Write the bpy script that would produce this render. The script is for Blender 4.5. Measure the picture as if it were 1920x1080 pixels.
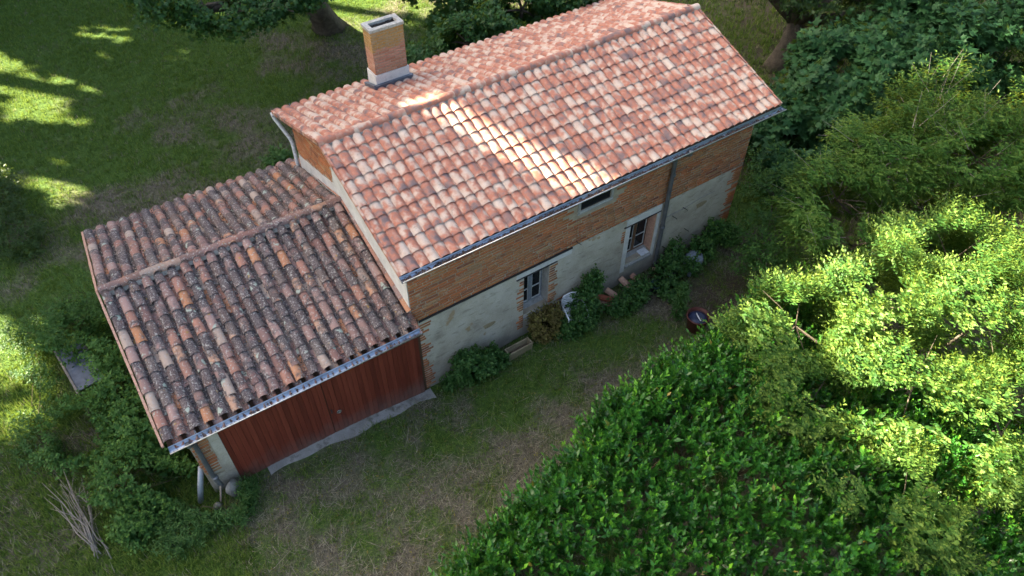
import bpy, math, random
import numpy as np
from mathutils import Vector, Matrix
random.seed(7); RNG = np.random.default_rng(11)
for o in list(bpy.data.objects): bpy.data.objects.remove(o)
S = bpy.context.scene
COL = S.collection
PI = math.pi

# ------------------------------------------------------------------ camera
CAM = Vector((-3.4753, -8.6332, 13.6352)); YAW, PITCH, ROLL, FOC = 0.5981, -0.8264, 0.0080, 0.7286
fw = Vector((math.sin(YAW)*math.cos(PITCH), math.cos(YAW)*math.cos(PITCH), math.sin(PITCH)))
rt = Vector((math.cos(YAW), -math.sin(YAW), 0)); up = rt.cross(fw)
r2 = rt*math.cos(ROLL) + up*math.sin(ROLL); u2 = up*math.cos(ROLL) - rt*math.sin(ROLL)
cd = bpy.data.cameras.new('camera'); cam = bpy.data.objects.new('camera', cd); COL.objects.link(cam)
cam.matrix_world = Matrix(((r2.x, u2.x, -fw.x, CAM.x), (r2.y, u2.y, -fw.y, CAM.y), (r2.z, u2.z, -fw.z, CAM.z), (0, 0, 0, 1)))
cd.sensor_width = 36; cd.lens = 36*FOC; cd.clip_end = 1000; cd.clip_start = 0.1
S.camera = cam

# ------------------------------------------------------------------ light
SUN_EL = math.radians(31)
SH = Vector((-0.62, 0.785, 0)).normalized()                      # horizontal direction towards the sun
SUND = Vector((SH.x*math.cos(SUN_EL), SH.y*math.cos(SUN_EL), math.sin(SUN_EL)))
W = bpy.data.worlds.new('World'); S.world = W; W.use_nodes = True
nt = W.node_tree; nt.nodes.clear()
sky = nt.nodes.new('ShaderNodeTexSky'); sky.sky_type = 'NISHITA'; sky.sun_disc = False
sky.sun_elevation = SUN_EL; sky.sun_rotation = math.atan2(SH.x, SH.y)
sky.air_density = 1.0; sky.dust_density = 6.0; sky.ozone_density = 0.3
bg = nt.nodes.new('ShaderNodeBackground'); bg.inputs[1].default_value = 0.05
ow = nt.nodes.new('ShaderNodeOutputWorld')
nt.links.new(sky.outputs[0], bg.inputs[0]); nt.links.new(bg.outputs[0], ow.inputs[0])
sl = bpy.data.lights.new('sun', 'SUN'); sl.energy = 5.0; sl.angle = math.radians(0.5); sl.color = (1.0, 0.88, 0.66)
so = bpy.data.objects.new('sun', sl); COL.objects.link(so)
so.rotation_euler = (-SUND).to_track_quat('-Z', 'Y').to_euler(); so.location = (-15, 30, 25)
S.view_settings.view_transform = 'Standard'; S.view_settings.look = 'None'
S.view_settings.exposure = 3.5; S.view_settings.gamma = 1.0
S.render.engine = 'CYCLES'

# ------------------------------------------------------------------ helpers
def lin(h):
    h = h.lstrip('#'); v = [int(h[i:i+2], 16)/255 for i in (0, 2, 4)]
    return tuple(x/12.92 if x <= 0.04045 else ((x+0.055)/1.055)**2.4 for x in v) + (1.0,)
class N:
    """tiny node-tree writer"""
    def __init__(s, name):
        s.m = bpy.data.materials.new(name); s.m.use_nodes = True; s.t = s.m.node_tree; s.t.nodes.clear()
        s.out = s.t.nodes.new('ShaderNodeOutputMaterial')
    def n(s, ty, ins=None, **kw):
        x = s.t.nodes.new(ty)
        for k, v in kw.items(): setattr(x, k, v)
        for k, v in (ins or {}).items():
            if hasattr(v, 'is_linked') or isinstance(v, bpy.types.NodeSocket): s.t.links.new(v, x.inputs[k])
            else: x.inputs[k].default_value = v
        return x
    def noise(s, scale, detail=4, rough=0.55, vec=None, w=None, dist=0.0):
        i = {'Scale': scale, 'Detail': detail, 'Roughness': rough, 'Distortion': dist}
        if vec is not None: i['Vector'] = vec
        k = {}
        if w is not None: k['noise_dimensions'] = '4D'; i['W'] = w
        return s.n('ShaderNodeTexNoise', i, **k).outputs['Fac']
    def ramp(s, fac, stops, interp='LINEAR'):
        x = s.n('ShaderNodeValToRGB', {'Fac': fac}); x.color_ramp.interpolation = interp
        el = x.color_ramp.elements
        while len(el) < len(stops): el.new(0.5)
        for e, (p, c) in zip(el, stops): e.position = p; e.color = c if len(c) == 4 else (*c, 1)
        return x.outputs[0]
    def mix(s, fac, a, b, bt='MIX'):
        x = s.n('ShaderNodeMix', data_type='RGBA', blend_type=bt)
        for k, v in ((0, fac), (6, a), (7, b)):
            if isinstance(v, bpy.types.NodeSocket): s.t.links.new(v, x.inputs[k])
            else: x.inputs[k].default_value = v
        return x.outputs[2]
    def math(s, op, a, b=0.0, clamp=False):
        x = s.n('ShaderNodeMath', operation=op, use_clamp=clamp)
        for k, v in ((0, a), (1, b)):
            if isinstance(v, bpy.types.NodeSocket): s.t.links.new(v, x.inputs[k])
            else: x.inputs[k].default_value = v
        return x.outputs[0]
    def attr(s, name): return s.n('ShaderNodeAttribute', attribute_name=name).outputs['Fac']
    def pos(s): return s.n('ShaderNodeNewGeometry').outputs['Position']
    def oi(s): return s.n('ShaderNodeObjectInfo').outputs['Random']
    def rnd(s): return s.math('FRACT', s.math('ADD', s.attr('rnd'), s.oi()))
    def bsdf(s, color, rough=0.7, spec=0.4, bump=None, bstr=0.4, bdist=0.02, metal=0.0, **kw):
        p = s.n('ShaderNodeBsdfPrincipled')
        for k, v in (('Base Color', color), ('Roughness', rough), ('Specular IOR Level', spec), ('Metallic', metal)):
            if isinstance(v, bpy.types.NodeSocket): s.t.links.new(v, p.inputs[k])
            else: p.inputs[k].default_value = v
        for k, v in kw.items(): p.inputs[k.replace('_', ' ')].default_value = v
        if bump is not None:
            b = s.n('ShaderNodeBump', {'Height': bump, 'Strength': bstr, 'Distance': bdist})
            s.t.links.new(b.outputs[0], p.inputs['Normal'])
        return p.outputs[0]
    def done(s, sh):
        s.t.links.new(sh, s.out.inputs[0]); return s.m

class G:
    """geometry collector: verts, faces and two per-vertex attributes"""
    def __init__(s): s.v = []; s.f = []; s.r = []; s.t = []
    def add(s, vs, fs, r=0.0, t=None):
        o = len(s.v); s.v += [tuple(x) for x in vs]; s.f += [tuple(i+o for i in f) for f in fs]
        s.r += [r]*len(vs); s.t += list(t) if t is not None else [0.0]*len(vs)
    def box(s, x0, x1, y0, y1, z0, z1, r=0.0):
        s.add([(x0,y0,z0),(x1,y0,z0),(x1,y1,z0),(x0,y1,z0),(x0,y0,z1),(x1,y0,z1),(x1,y1,z1),(x0,y1,z1)],
              [(0,3,2,1),(4,5,6,7),(0,1,5,4),(1,2,6,5),(2,3,7,6),(3,0,4,7)], r)
    def bar(s, a, b, w, h, upv=(0,0,1), r=0.0):
        a = Vector(a); b = Vector(b); d = (b-a).normalized(); sd = d.cross(Vector(upv)).normalized()*w/2; u = sd.cross(d).normalized()*h/2
        s.add([a-sd-u, a+sd-u, a+sd+u, a-sd+u, b-sd-u, b+sd-u, b+sd+u, b-sd+u],
              [(3,2,1,0),(4,5,6,7),(0,1,5,4),(1,2,6,5),(2,3,7,6),(3,0,4,7)], r)
    def tube(s, pts, rad, n=8, cap=True, r=0.0):
        pts = [Vector(p) for p in pts]; k = len(pts); rad = rad if hasattr(rad, '__len__') else [rad]*k
        vs = []; fs = []; sd = None
        for i, p in enumerate(pts):
            d = (pts[min(i+1,k-1)] - pts[max(i-1,0)]).normalized()
            if sd is None: sd = d.orthogonal().normalized()
            else: sd = (sd - d*sd.dot(d)).normalized()
            e = d.cross(sd)
            vs += [p + (sd*math.cos(2*PI*j/n) + e*math.sin(2*PI*j/n))*rad[i] for j in range(n)]
        for i in range(k-1):
            for j in range(n): fs.append((i*n+j, i*n+(j+1)%n, (i+1)*n+(j+1)%n, (i+1)*n+j))
        if cap: fs += [tuple(range(n-1,-1,-1)), tuple((k-1)*n+j for j in range(n))]
        s.add(vs, fs, r)
    def lathe(s, prof, c=(0,0,0), n=20, r=0.0):
        vs = []; fs = []
        for (ra, z) in prof: vs += [(c[0]+ra*math.cos(2*PI*j/n), c[1]+ra*math.sin(2*PI*j/n), c[2]+z) for j in range(n)]
        for i in range(len(prof)-1):
            for j in range(n): fs.append((i*n+j, i*n+(j+1)%n, (i+1)*n+(j+1)%n, (i+1)*n+j))
        fs.append(tuple(range(n-1,-1,-1))); s.add(vs, fs, r)
    def mesh(s, name, smooth=False):
        me = bpy.data.meshes.new(name); me.from_pydata([tuple(v) for v in s.v], [], s.f)
        a = me.attributes.new('rnd', 'FLOAT', 'POINT'); a.data.foreach_set('value', np.array(s.r, dtype=np.float32))
        a = me.attributes.new('tv', 'FLOAT', 'POINT'); a.data.foreach_set('value', np.array(s.t, dtype=np.float32))
        if smooth: me.polygons.foreach_set('use_smooth', [True]*len(me.polygons))
        me.update(); return me
INV = {}
def tag(o, label=None, cat=None, group=None, kind=None):
    for k, v in (('label', label), ('category', cat), ('group', group), ('kind', kind)):
        if v: o[k] = v
    return o
def link(name, data, mat=None, parent=None):
    o = bpy.data.objects.new(name, data); COL.objects.link(o)
    if mat is not None and data is not None and not data.materials: data.materials.append(mat)
    if parent is not None:
        o.parent = parent
        if parent.name in INV: o.matrix_parent_inverse = INV[parent.name]
    return o
def part(name, g, mat, parent=None, smooth=False): return link(name, g.mesh(name, smooth), mat, parent)
def thing(name, loc, label, cat, group=None, rot=0.0):
    """an Empty at the base; its parts are then written in world (unrotated) coordinates"""
    o = link(name, None); L = Vector(loc)
    o.matrix_basis = Matrix.Rotation(rot, 4, 'Z') @ Matrix.Translation(L)
    o.empty_display_size = 0.2; INV[o.name] = Matrix.Translation(-L)
    return tag(o, label, cat, group)
def npmesh(name, V, F, rnd=None, tip=None, smooth=False):
    me = bpy.data.meshes.new(name); V = np.asarray(V, np.float32); F = np.asarray(F, np.int32); k = F.shape[1]
    me.vertices.add(len(V)); me.vertices.foreach_set('co', V.ravel())
    me.loops.add(F.size); me.loops.foreach_set('vertex_index', F.ravel())
    me.polygons.add(len(F)); me.polygons.foreach_set('loop_start', np.arange(0, F.size, k, dtype=np.int32))
    me.update(calc_edges=True)
    for nm, a in (('rnd', rnd), ('tv', tip)):
        if a is not None:
            at = me.attributes.new(nm, 'FLOAT', 'POINT'); at.data.foreach_set('value', np.asarray(a, np.float32))
    if smooth: me.polygons.foreach_set('use_smooth', np.ones(len(F), bool))
    return me
def nrmz(a): return a/np.maximum(np.linalg.norm(a, axis=-1, keepdims=True), 1e-9)
def snoise(x, y, z=0.0, s=1.0, seed=0.0):
    """cheap smooth pseudo noise in about -1..1"""
    x = np.asarray(x)*s+seed*1.7; y = np.asarray(y)*s-seed*2.3; z = np.asarray(z)*s+seed
    return (np.sin(1.7*x+1.3*np.sin(1.1*y+.7)+.9*z)+np.sin(2.1*y+1.1*np.sin(1.9*x-.3)+1.3*z+2)+np.sin(1.3*(x+y)+1.7*np.sin(.8*x-1.2*z)+2.2*z+4))/3

def ground_z(x, y):
    return -0.15*np.exp(-(((x-0.9)/1.7)**2+((y-0.1)/1.6)**2)) + 0.035*snoise(x, y, 0, 0.55, 3)

# ------------------------------------------------------------------ materials
def mat_new_tile():
    m = N('new_clay_tile'); r = m.rnd(); P = m.pos(); tv = m.attr('tv')
    w = m.math('MULTIPLY', r, 40.0)
    f = m.noise(4.6, 2, 0.5, P, w)
    f = m.math('ADD', f, m.math('MULTIPLY', m.math('SUBTRACT', r, 0.5), 0.13))
    r3 = m.math('SUBTRACT', m.math('FRACT', m.math('MULTIPLY', r, 9.7)), 0.35)
    f = m.math('ADD', f, m.math('MULTIPLY', m.math('MULTIPLY', m.math('SUBTRACT', tv, 0.42), r3), 0.42))
    c = m.ramp(f, [(0.27, (0.17, 0.125, 0.125)), (0.37, (0.30, 0.165, 0.135)), (0.44, (0.42, 0.165, 0.105)),
                   (0.51, (0.45, 0.235, 0.17)), (0.57, (0.52, 0.38, 0.30)), (0.70, (0.56, 0.465, 0.38))])
    d = m.noise(9, 4, 0.6, P); c = m.mix(m.math('MULTIPLY', m.ramp(d, [(0.58, (0,0,0)), (0.72, (1,1,1))]), 0.45), c, (0.14, 0.12, 0.125, 1))
    g = m.noise(70, 3, 0.6, P); c = m.mix(0.22, c, m.ramp(g, [(0.3, (.1,.09,.085)), (.7, (.6,.52,.46))]), 'OVERLAY')
    return m.done(m.bsdf(c, 0.72, 0.3, g, 0.35, 0.004))
def mat_old_tile(lichen=1.0, name='old_lichen_tile'):
    m = N(name); r = m.rnd(); P = m.pos(); w = m.math('MULTIPLY', r, 23.0)
    base = m.ramp(r, [(0.0, (0.33, 0.17, 0.13)), (0.22, (0.17, 0.10, 0.09)), (0.42, (0.34, 0.22, 0.19)), (0.60, (0.24, 0.15, 0.13)), (0.72, (0.44, 0.20, 0.10)), (0.82, (0.46, 0.36, 0.29)), (0.90, (0.20, 0.13, 0.11)), (1.0, (0.36, 0.18, 0.13))])
    big = m.noise(5.5, 4, 0.62, P, w)
    k = m.math('ADD', big, m.math('MULTIPLY', m.math('SUBTRACT', m.math('FRACT', m.math('MULTIPLY', r, 7.3)), 0.5), 0.38))
    dk = m.ramp(k, [(0.40, (0,0,0)), (0.53, (1,1,1))])
    c = m.mix(m.math('MULTIPLY', dk, 0.85*lichen), base, m.ramp(m.noise(38, 3, .6, P), [(0.3, (0.032, 0.030, 0.033)), (0.55, (0.105, 0.094, 0.096)), (0.72, (0.23, 0.22, 0.21))]))
    sp = m.noise(26, 3, 0.55, P, w); sp = m.ramp(sp, [(0.57, (0,0,0)), (0.62, (1,1,1))])
    c = m.mix(m.math('MULTIPLY', sp, 0.7), c, (0.40, 0.38, 0.345, 1))
    gl = m.noise(5.0, 3, 0.5, P, m.math('ADD', w, 31.0)); gl = m.ramp(gl, [(0.655, (0,0,0)), (0.675, (1,1,1))])
    c = m.mix(m.math('MULTIPLY', gl, 0.85*lichen), c, (0.36, 0.42, 0.35, 1))
    yl = m.noise(11, 3, 0.5, P, m.math('ADD', w, 77.0)); yl = m.ramp(yl, [(0.68, (0,0,0)), (0.72, (1,1,1))])
    c = m.mix(m.math('MULTIPLY', yl, 0.75), c, (0.36, 0.23, 0.06, 1))
    return m.done(m.bsdf(c, 0.9, 0.2, m.noise(60, 4, 0.7, P), 0.6, 0.012))
def mat_brick(name='brick', pal=None, lichen=0.0):
    m = N(name); r = m.rnd(); P = m.pos()
    pal = pal or [(0.0, (0.33, 0.115, 0.05)), (0.25, (0.45, 0.155, 0.065)), (0.5, (0.36, 0.15, 0.068)), (0.72, (0.44, 0.20, 0.088)), (0.88, (0.23, 0.08, 0.05)), (1.0, (0.40, 0.25, 0.135))]
    c = m.ramp(r, pal)
    n1 = m.noise(1.3, 4, 0.6, P); c = m.mix(m.math('MULTIPLY', m.ramp(n1, [(0.45, (0,0,0)), (0.65, (1,1,1))]), 0.35), c, (0.28, 0.165, 0.08, 1))
    n2 = m.noise(28, 5, 0.7, P); c = m.mix(0.45, c, m.ramp(n2, [(0.25, (.12,.11,.1)), (.75, (.75,.68,.6))]), 'OVERLAY')
    n3 = m.noise(7, 4, 0.65, P); c = m.mix(m.math('MULTIPLY', m.ramp(n3, [(0.58, (0,0,0)), (0.68, (1,1,1))]), 0.55), c, (0.40, 0.34, 0.25, 1))
    if lichen:
        z = m.n('ShaderNodeSeparateXYZ', {0: P}).outputs[2]
        f = m.math('ADD', m.math('MULTIPLY', m.math('SUBTRACT', z, 5.24), 2.6), m.math('MULTIPLY', m.noise(6, 4, .6, P), 1.6))
        f = m.ramp(m.math('SUBTRACT', f, 0.75), [(0.0, (0,0,0)), (0.25, (1,1,1))])
        c = m.mix(m.math('MULTIPLY', f, lichen), c, m.ramp(m.noise(20, 3, .6, P), [(.35, (0.36, 0.19, 0.035)), (.65, (0.33, 0.24, 0.13))]))
    return m.done(m.bsdf(c, 0.9, 0.2, n2, 0.5, 0.01))
def mat_mottle(name, a, b, scale=3.0, rough=0.85, fine=40, spec=0.25, bstr=0.4, bdist=0.01, dirt=None, dirt_amt=0.6, dlo=0.58):
    m = N(name); P = m.pos()
    c = m.ramp(m.noise(scale, 5, 0.6, P), [(0.3, a), (0.7, b)])
    g = m.noise(fine, 5, 0.7, P); c = m.mix(0.35, c, m.ramp(g, [(0.25, (.2,.2,.2)), (.75, (.72,.72,.72))]), 'OVERLAY')
    if dirt is not None:
        c = m.mix(m.math('MULTIPLY', m.ramp(m.noise(scale*2.3, 5, .65, P, 3.0), [(dlo, (0,0,0)), (dlo+.12, (1,1,1))]), dirt_amt), c, (*dirt, 1))
    return m.done(m.bsdf(c, rough, spec, g, bstr, bdist))
def mat_plaster():
    m = N('old_lime_plaster'); P = m.pos()
    z = m.n('ShaderNodeSeparateXYZ', {0: P}).outputs[2]
    c = m.ramp(m.noise(1.6, 6, 0.65, P), [(0.3, (0.34, 0.30, 0.235)), (0.52, (0.47, 0.43, 0.345)), (0.75, (0.55, 0.52, 0.44))])
    st = m.n('ShaderNodeMapping', {0: P, 3: (3.0, 3.0, 11.0)}).outputs[0]
    c = m.mix(m.math('MULTIPLY', m.ramp(m.noise(1.0, 4, .6, st), [(0.57, (0,0,0)), (0.67, (1,1,1))]), 0.5), c, (0.20, 0.18, 0.145, 1))
    c = m.mix(m.math('MULTIPLY', m.ramp(m.noise(2.1, 3, .5, P, 8.0), [(0.66, (0,0,0)), (0.69, (1,1,1))]), 0.75), c, (0.33, 0.225, 0.115, 1))
    lo = m.math('SUBTRACT', m.math('MULTIPLY', m.noise(2.5, 5, .6, P, 2.0), 0.95), m.math('MULTIPLY', z, 0.55))
    c = m.mix(m.math('MULTIPLY', m.ramp(lo, [(0.10, (0,0,0)), (0.45, (1,1,1))]), 0.7), c, (0.20, 0.185, 0.16, 1))
    g = m.noise(34, 5, 0.7, P); c = m.mix(0.3, c, m.ramp(g, [(0.25, (.2,.2,.2)), (.75, (.72,.72,.72))]), 'OVERLAY')
    return m.done(m.bsdf(c, 0.92, 0.15, m.math('ADD', m.math('MULTIPLY', g, 0.4), m.noise(6, 4, .6, P)), 0.7, 0.02))
def mat_door():
    m = N('red_stained_planks'); r = m.rnd(); P = m.pos()
    st = m.n('ShaderNodeMapping', {0: P, 3: (38.0, 38.0, 1.4)}).outputs[0]
    g = m.noise(1.0, 5, 0.65, st, m.math('MULTIPLY', r, 20.0))
    c = m.ramp(m.math('ADD', m.math('MULTIPLY', g, 0.75), m.math('MULTIPLY', r, 0.28)), [(0.3, (0.095, 0.018, 0.010)), (0.55, (0.175, 0.034, 0.018)), (0.8, (0.24, 0.055, 0.03))])
    z = m.n('ShaderNodeSeparateXYZ', {0: P}).outputs[2]
    lo = m.math('SUBTRACT', m.math('MULTIPLY', m.noise(3, 4, .6, P), 0.9), m.math('MULTIPLY', z, 0.9))
    c = m.mix(m.math('MULTIPLY', m.ramp(lo, [(0.0, (0,0,0)), (0.5, (1,1,1))]), 0.45), c, (0.16, 0.13, 0.11, 1))
    return m.done(m.bsdf(c, 0.55, 0.4, g, 0.35, 0.006))
def mat_zinc(name='zinc', a=(0.30, 0.33, 0.36), b=(0.46, 0.49, 0.52), rough=0.42, metal=0.75):
    m = N(name); P = m.pos(); f = m.noise(4, 5, .65, P)
    c = m.ramp(f, [(0.3, a), (0.7, b)])
    c = m.mix(m.math('MULTIPLY', m.ramp(m.noise(13, 4, .6, P), [(0.56, (0,0,0)), (0.7, (1,1,1))]), 0.45), c, (0.17, 0.165, 0.16, 1))
    return m.done(m.bsdf(c, rough, 0.5, m.noise(25, 3, .6, P), 0.1, 0.01, metal))
def mat_plain(name, c, rough=0.6, spec=0.4, var=0.25, fine=18.0, **kw):
    m = N(name); P = m.pos(); f = m.noise(fine, 4, .6, P)
    a = tuple(x*(1-var) for x in c[:3]); b = tuple(min(1, x*(1+var)) for x in c[:3])
    return m.done(m.bsdf(m.ramp(f, [(0.3, a), (0.7, b)]), rough, spec, f, 0.2, 0.005, **kw))
def mat_leaf(name, dark, mid, light, tipc=None, rough=0.45, trans=0.35, spec=0.45, tcol=None, old=None):
    m = N(name); r = m.attr('rnd'); tv = m.attr('tv'); P = m.pos()
    f = m.math('ADD', m.math('MULTIPLY', r, 0.75), m.math('MULTIPLY', m.noise(1.1, 3, .5, P), 0.4))
    c = m.ramp(f, [(0.15, dark), (0.55, mid), (0.92, light)])
    if tipc: c = m.mix(tv, c, (*tipc, 1))
    if old: c = m.mix(m.ramp(m.math('FRACT', m.math('MULTIPLY', r, 13.7)), [(0.995, (0,0,0)), (0.997, (1,1,1))]), c, (*old, 1))
    b = m.bsdf(c, rough, spec)
    tc = m.mix(0.55, c, (*(tcol or (0.32, 0.42, 0.04)), 1))
    t = m.n('ShaderNodeBsdfTranslucent', {'Color': tc}).outputs[0]
    x = m.n('ShaderNodeMixShader', {0: trans, 1: b, 2: t})
    return m.done(x.outputs[0])
def mat_ground():
    m = N('ground_soil_and_turf'); P = m.pos(); dry = m.attr('rnd'); bare = m.attr('tv')
    n1 = m.noise(1.4, 6, 0.65, P); n2 = m.noise(11, 5, 0.7, P); n3 = m.noise(55, 4, .7, P)
    green = m.ramp(n2, [(0.3, (0.032, 0.062, 0.014)), (0.55, (0.070, 0.125, 0.026)), (0.8, (0.13, 0.175, 0.05))])
    straw = m.ramp(n2, [(0.25, (0.055, 0.048, 0.034)), (0.5, (0.125, 0.11, 0.08)), (0.78, (0.26, 0.235, 0.175))])
    soil = m.ramp(n3, [(0.3, (0.045, 0.034, 0.024)), (0.7, (0.12, 0.09, 0.062))])
    f = m.ramp(m.math('ADD', m.math('MULTIPLY', dry, 1.0), m.math('MULTIPLY', m.math('SUBTRACT', n1, 0.5), 1.1)), [(0.32, (0,0,0)), (0.72, (1,1,1))])
    c = m.mix(f, green, straw)
    h = m.ramp(m.math('ADD', bare, m.math('MULTIPLY', m.math('SUBTRACT', n2, 0.5), 0.9)), [(0.35, (0,0,0)), (0.65, (1,1,1))])
    c = m.mix(h, c, soil)
    return m.done(m.bsdf(c, 0.95, 0.1, m.math('ADD', n2, m.math('MULTIPLY', n3, .5)), 0.8, 0.05))
def mat_grass():
    m = N('grass_blades'); r = m.attr('rnd'); dry = m.attr('tv')
    g = m.ramp(r, [(0.0, (0.045, 0.105, 0.014)), (0.5, (0.11, 0.20, 0.03)), (1.0, (0.21, 0.28, 0.06))])
    s = m.ramp(r, [(0.0, (0.10, 0.09, 0.058)), (0.6, (0.23, 0.205, 0.145)), (1.0, (0.42, 0.38, 0.28))])
    c = m.mix(dry, g, s); b = m.bsdf(c, 0.7, 0.2)
    t = m.n('ShaderNodeBsdfTranslucent', {'Color': m.mix(0.4, c, (0.30, 0.36, 0.05, 1))}).outputs[0]
    return m.done(m.n('ShaderNodeMixShader', {0: 0.3, 1: b, 2: t}).outputs[0])
def mat_glass():
    m = N('window_glass'); p = m.bsdf((0.012, 0.014, 0.016, 1), 0.08, 0.22)
    return m.done(p)
M = dict(
    tile=mat_new_tile(), old=mat_old_tile(), brick=mat_brick(), chim=mat_brick('chimney_brick', [(0, (.40,.20,.14)), (.4, (.46,.25,.18)), (.7, (.36,.17,.11)), (1, (.5,.32,.23))], 0.85),
    mortar=mat_mottle('lime_mortar', (0.27, 0.22, 0.155), (0.42, 0.36, 0.27), 4), plaster=mat_plaster(),
    render=mat_mottle('pale_cement_render', (0.50, 0.49, 0.46), (0.66, 0.65, 0.62), 3, dirt=(0.25, 0.24, 0.22), dirt_amt=0.5),
    cement=mat_mottle('grey_cement', (0.24, 0.235, 0.22), (0.38, 0.375, 0.355), 5, dirt=(0.12, 0.115, 0.10)),
    slab=mat_mottle('worn_concrete', (0.22, 0.21, 0.19), (0.36, 0.35, 0.325), 2.2, dirt=(0.10, 0.09, 0.07), dirt_amt=.7, dlo=.52),
    door=mat_door(), zinc=mat_zinc('zinc', (0.22, 0.27, 0.33), (0.36, 0.42, 0.50), 0.30, 0.9), pipe=mat_zinc('weathered_zinc_pipe', (0.10, 0.11, 0.12), (0.18, 0.19, 0.20), 0.5, 0.5),
    lead=mat_zinc('lead_flashing', (0.10, 0.12, 0.15), (0.17, 0.20, 0.24), 0.5, 0.5), whitepvc=mat_plain('white_downpipe_paint', (0.62, 0.63, 0.62), 0.4),
    timber=mat_plain('dark_roof_timber', (0.10, 0.055, 0.03), 0.8), iron=mat_plain('dark_iron', (0.035, 0.033, 0.032), 0.6), steel=mat_plain('bright_steel', (0.5, 0.5, 0.5), 0.3, metal=0.9),
    greywood=mat_plain('grey_painted_wood', (0.22, 0.24, 0.26), 0.7), putty=mat_plain('chipped_white_paint', (0.5, 0.5, 0.48), 0.7), brownwood=mat_plain('brown_varnished_wood', (0.15, 0.075, 0.038), 0.6),
    glass=mat_glass(), room=mat_plain('dim_room_plaster', (0.10, 0.095, 0.09), 0.9), flue_shade_twig=mat_plain('flue_shade_and_twigs', (0.035, 0.03, 0.028), 0.95, var=.6, fine=40),
    litter=mat_plain('leaf_litter', (0.09, 0.06, 0.045), 0.9, var=0.6, fine=30),
    ground=mat_ground(), grass=mat_grass(),
    bark=mat_mottle('bark', (0.06, 0.048, 0.035), (0.14, 0.115, 0.085), 6, dirt=(0.05, 0.07, 0.03), bstr=.9, bdist=.03),
    twig=mat_plain('grey_twigs', (0.22, 0.195, 0.165), 0.85), twigb=mat_plain('brown_twigs', (0.09, 0.065, 0.04), 0.85),
    deadwood=mat_plain('bleached_dead_wood', (0.20, 0.175, 0.145), 0.85),
    laurel=mat_leaf('laurel_leaf', (0.008, 0.046, 0.008), (0.020, 0.105, 0.012), (0.045, 0.180, 0.022), (0.19, 0.46, 0.03), 0.32, 0.24, 0.38, (0.20, 0.42, 0.03), (0.35, 0.25, 0.05)),
    ash=mat_leaf('ash_leaf', (0.014, 0.058, 0.011), (0.042, 0.115, 0.020), (0.12, 0.205, 0.040), (0.24, 0.32, 0.05), 0.55, 0.36, 0.22, (0.36, 0.46, 0.05)),
    cherry=mat_leaf('cherry_leaf', (0.012, 0.052, 0.010), (0.028, 0.092, 0.015), (0.060, 0.145, 0.026), (0.12, 0.19, 0.035), 0.6, 0.35, 0.15, (0.36, 0.40, 0.04)),
    fig=mat_leaf('fig_leaf', (0.010, 0.048, 0.014), (0.021, 0.080, 0.024), (0.046, 0.125, 0.040), None, 0.6, 0.2, 0.25),
    maple=mat_leaf('maple_leaf', (0.010, 0.045, 0.012), (0.024, 0.085, 0.020), (0.045, 0.125, 0.030), None, 0.5, 0.35, 0.35),
    dark=mat_leaf('shade_tree_leaf', (0.012, 0.036, 0.010), (0.024, 0.062, 0.015), (0.045, 0.095, 0.022), None, 0.5, 0.3, 0.3),
    weed=mat_leaf('weed_leaf', (0.016, 0.060, 0.014), (0.032, 0.105, 0.022), (0.062, 0.150, 0.038), (0.10, 0.20, 0.05), 0.55, 0.3, 0.3),
    bramble=mat_leaf('bramble_leaf', (0.015, 0.060, 0.014), (0.034, 0.110, 0.024), (0.075, 0.165, 0.045), (0.13, 0.24, 0.045), 0.6, 0.28, 0.2),
    wither=mat_leaf('withered_leaf', (0.075, 0.055, 0.02), (0.15, 0.12, 0.04), (0.22, 0.20, 0.06), None, 0.7, 0.3, 0.2),
    claywhite=mat_plain('white_plastic', (0.62, 0.64, 0.66), 0.4), planter=mat_mottle('ochre_concrete', (0.25, 0.20, 0.12), (0.36, 0.30, 0.19), 5, dirt=(0.10, 0.09, 0.06)),
    clayred=mat_plain('deep_red_clay', (0.30, 0.085, 0.045), 0.8), claypale=mat_plain('pale_pink_clay', (0.46, 0.27, 0.19), 0.85), claybrown=mat_plain('weathered_brown_clay', (0.33, 0.17, 0.12), 0.85),
    teal=mat_plain('dark_teal_plastic', (0.02, 0.055, 0.075), 0.4), navy=mat_plain('dark_blue_plastic', (0.018, 0.026, 0.06), 0.35), greyp=mat_plain('grey_plastic', (0.20, 0.23, 0.27), 0.5),
    redtub=mat_plain('brick_red_tub', (0.075, 0.02, 0.014), 0.6), slate=mat_plain('slate_grey_board', (0.105, 0.12, 0.15), 0.6, var=.35, fine=5), stone=mat_mottle('grey_fieldstone', (0.14, 0.135, 0.12), (0.25, 0.245, 0.22), 8, dirt=(0.09, 0.11, 0.05)),
)

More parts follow.
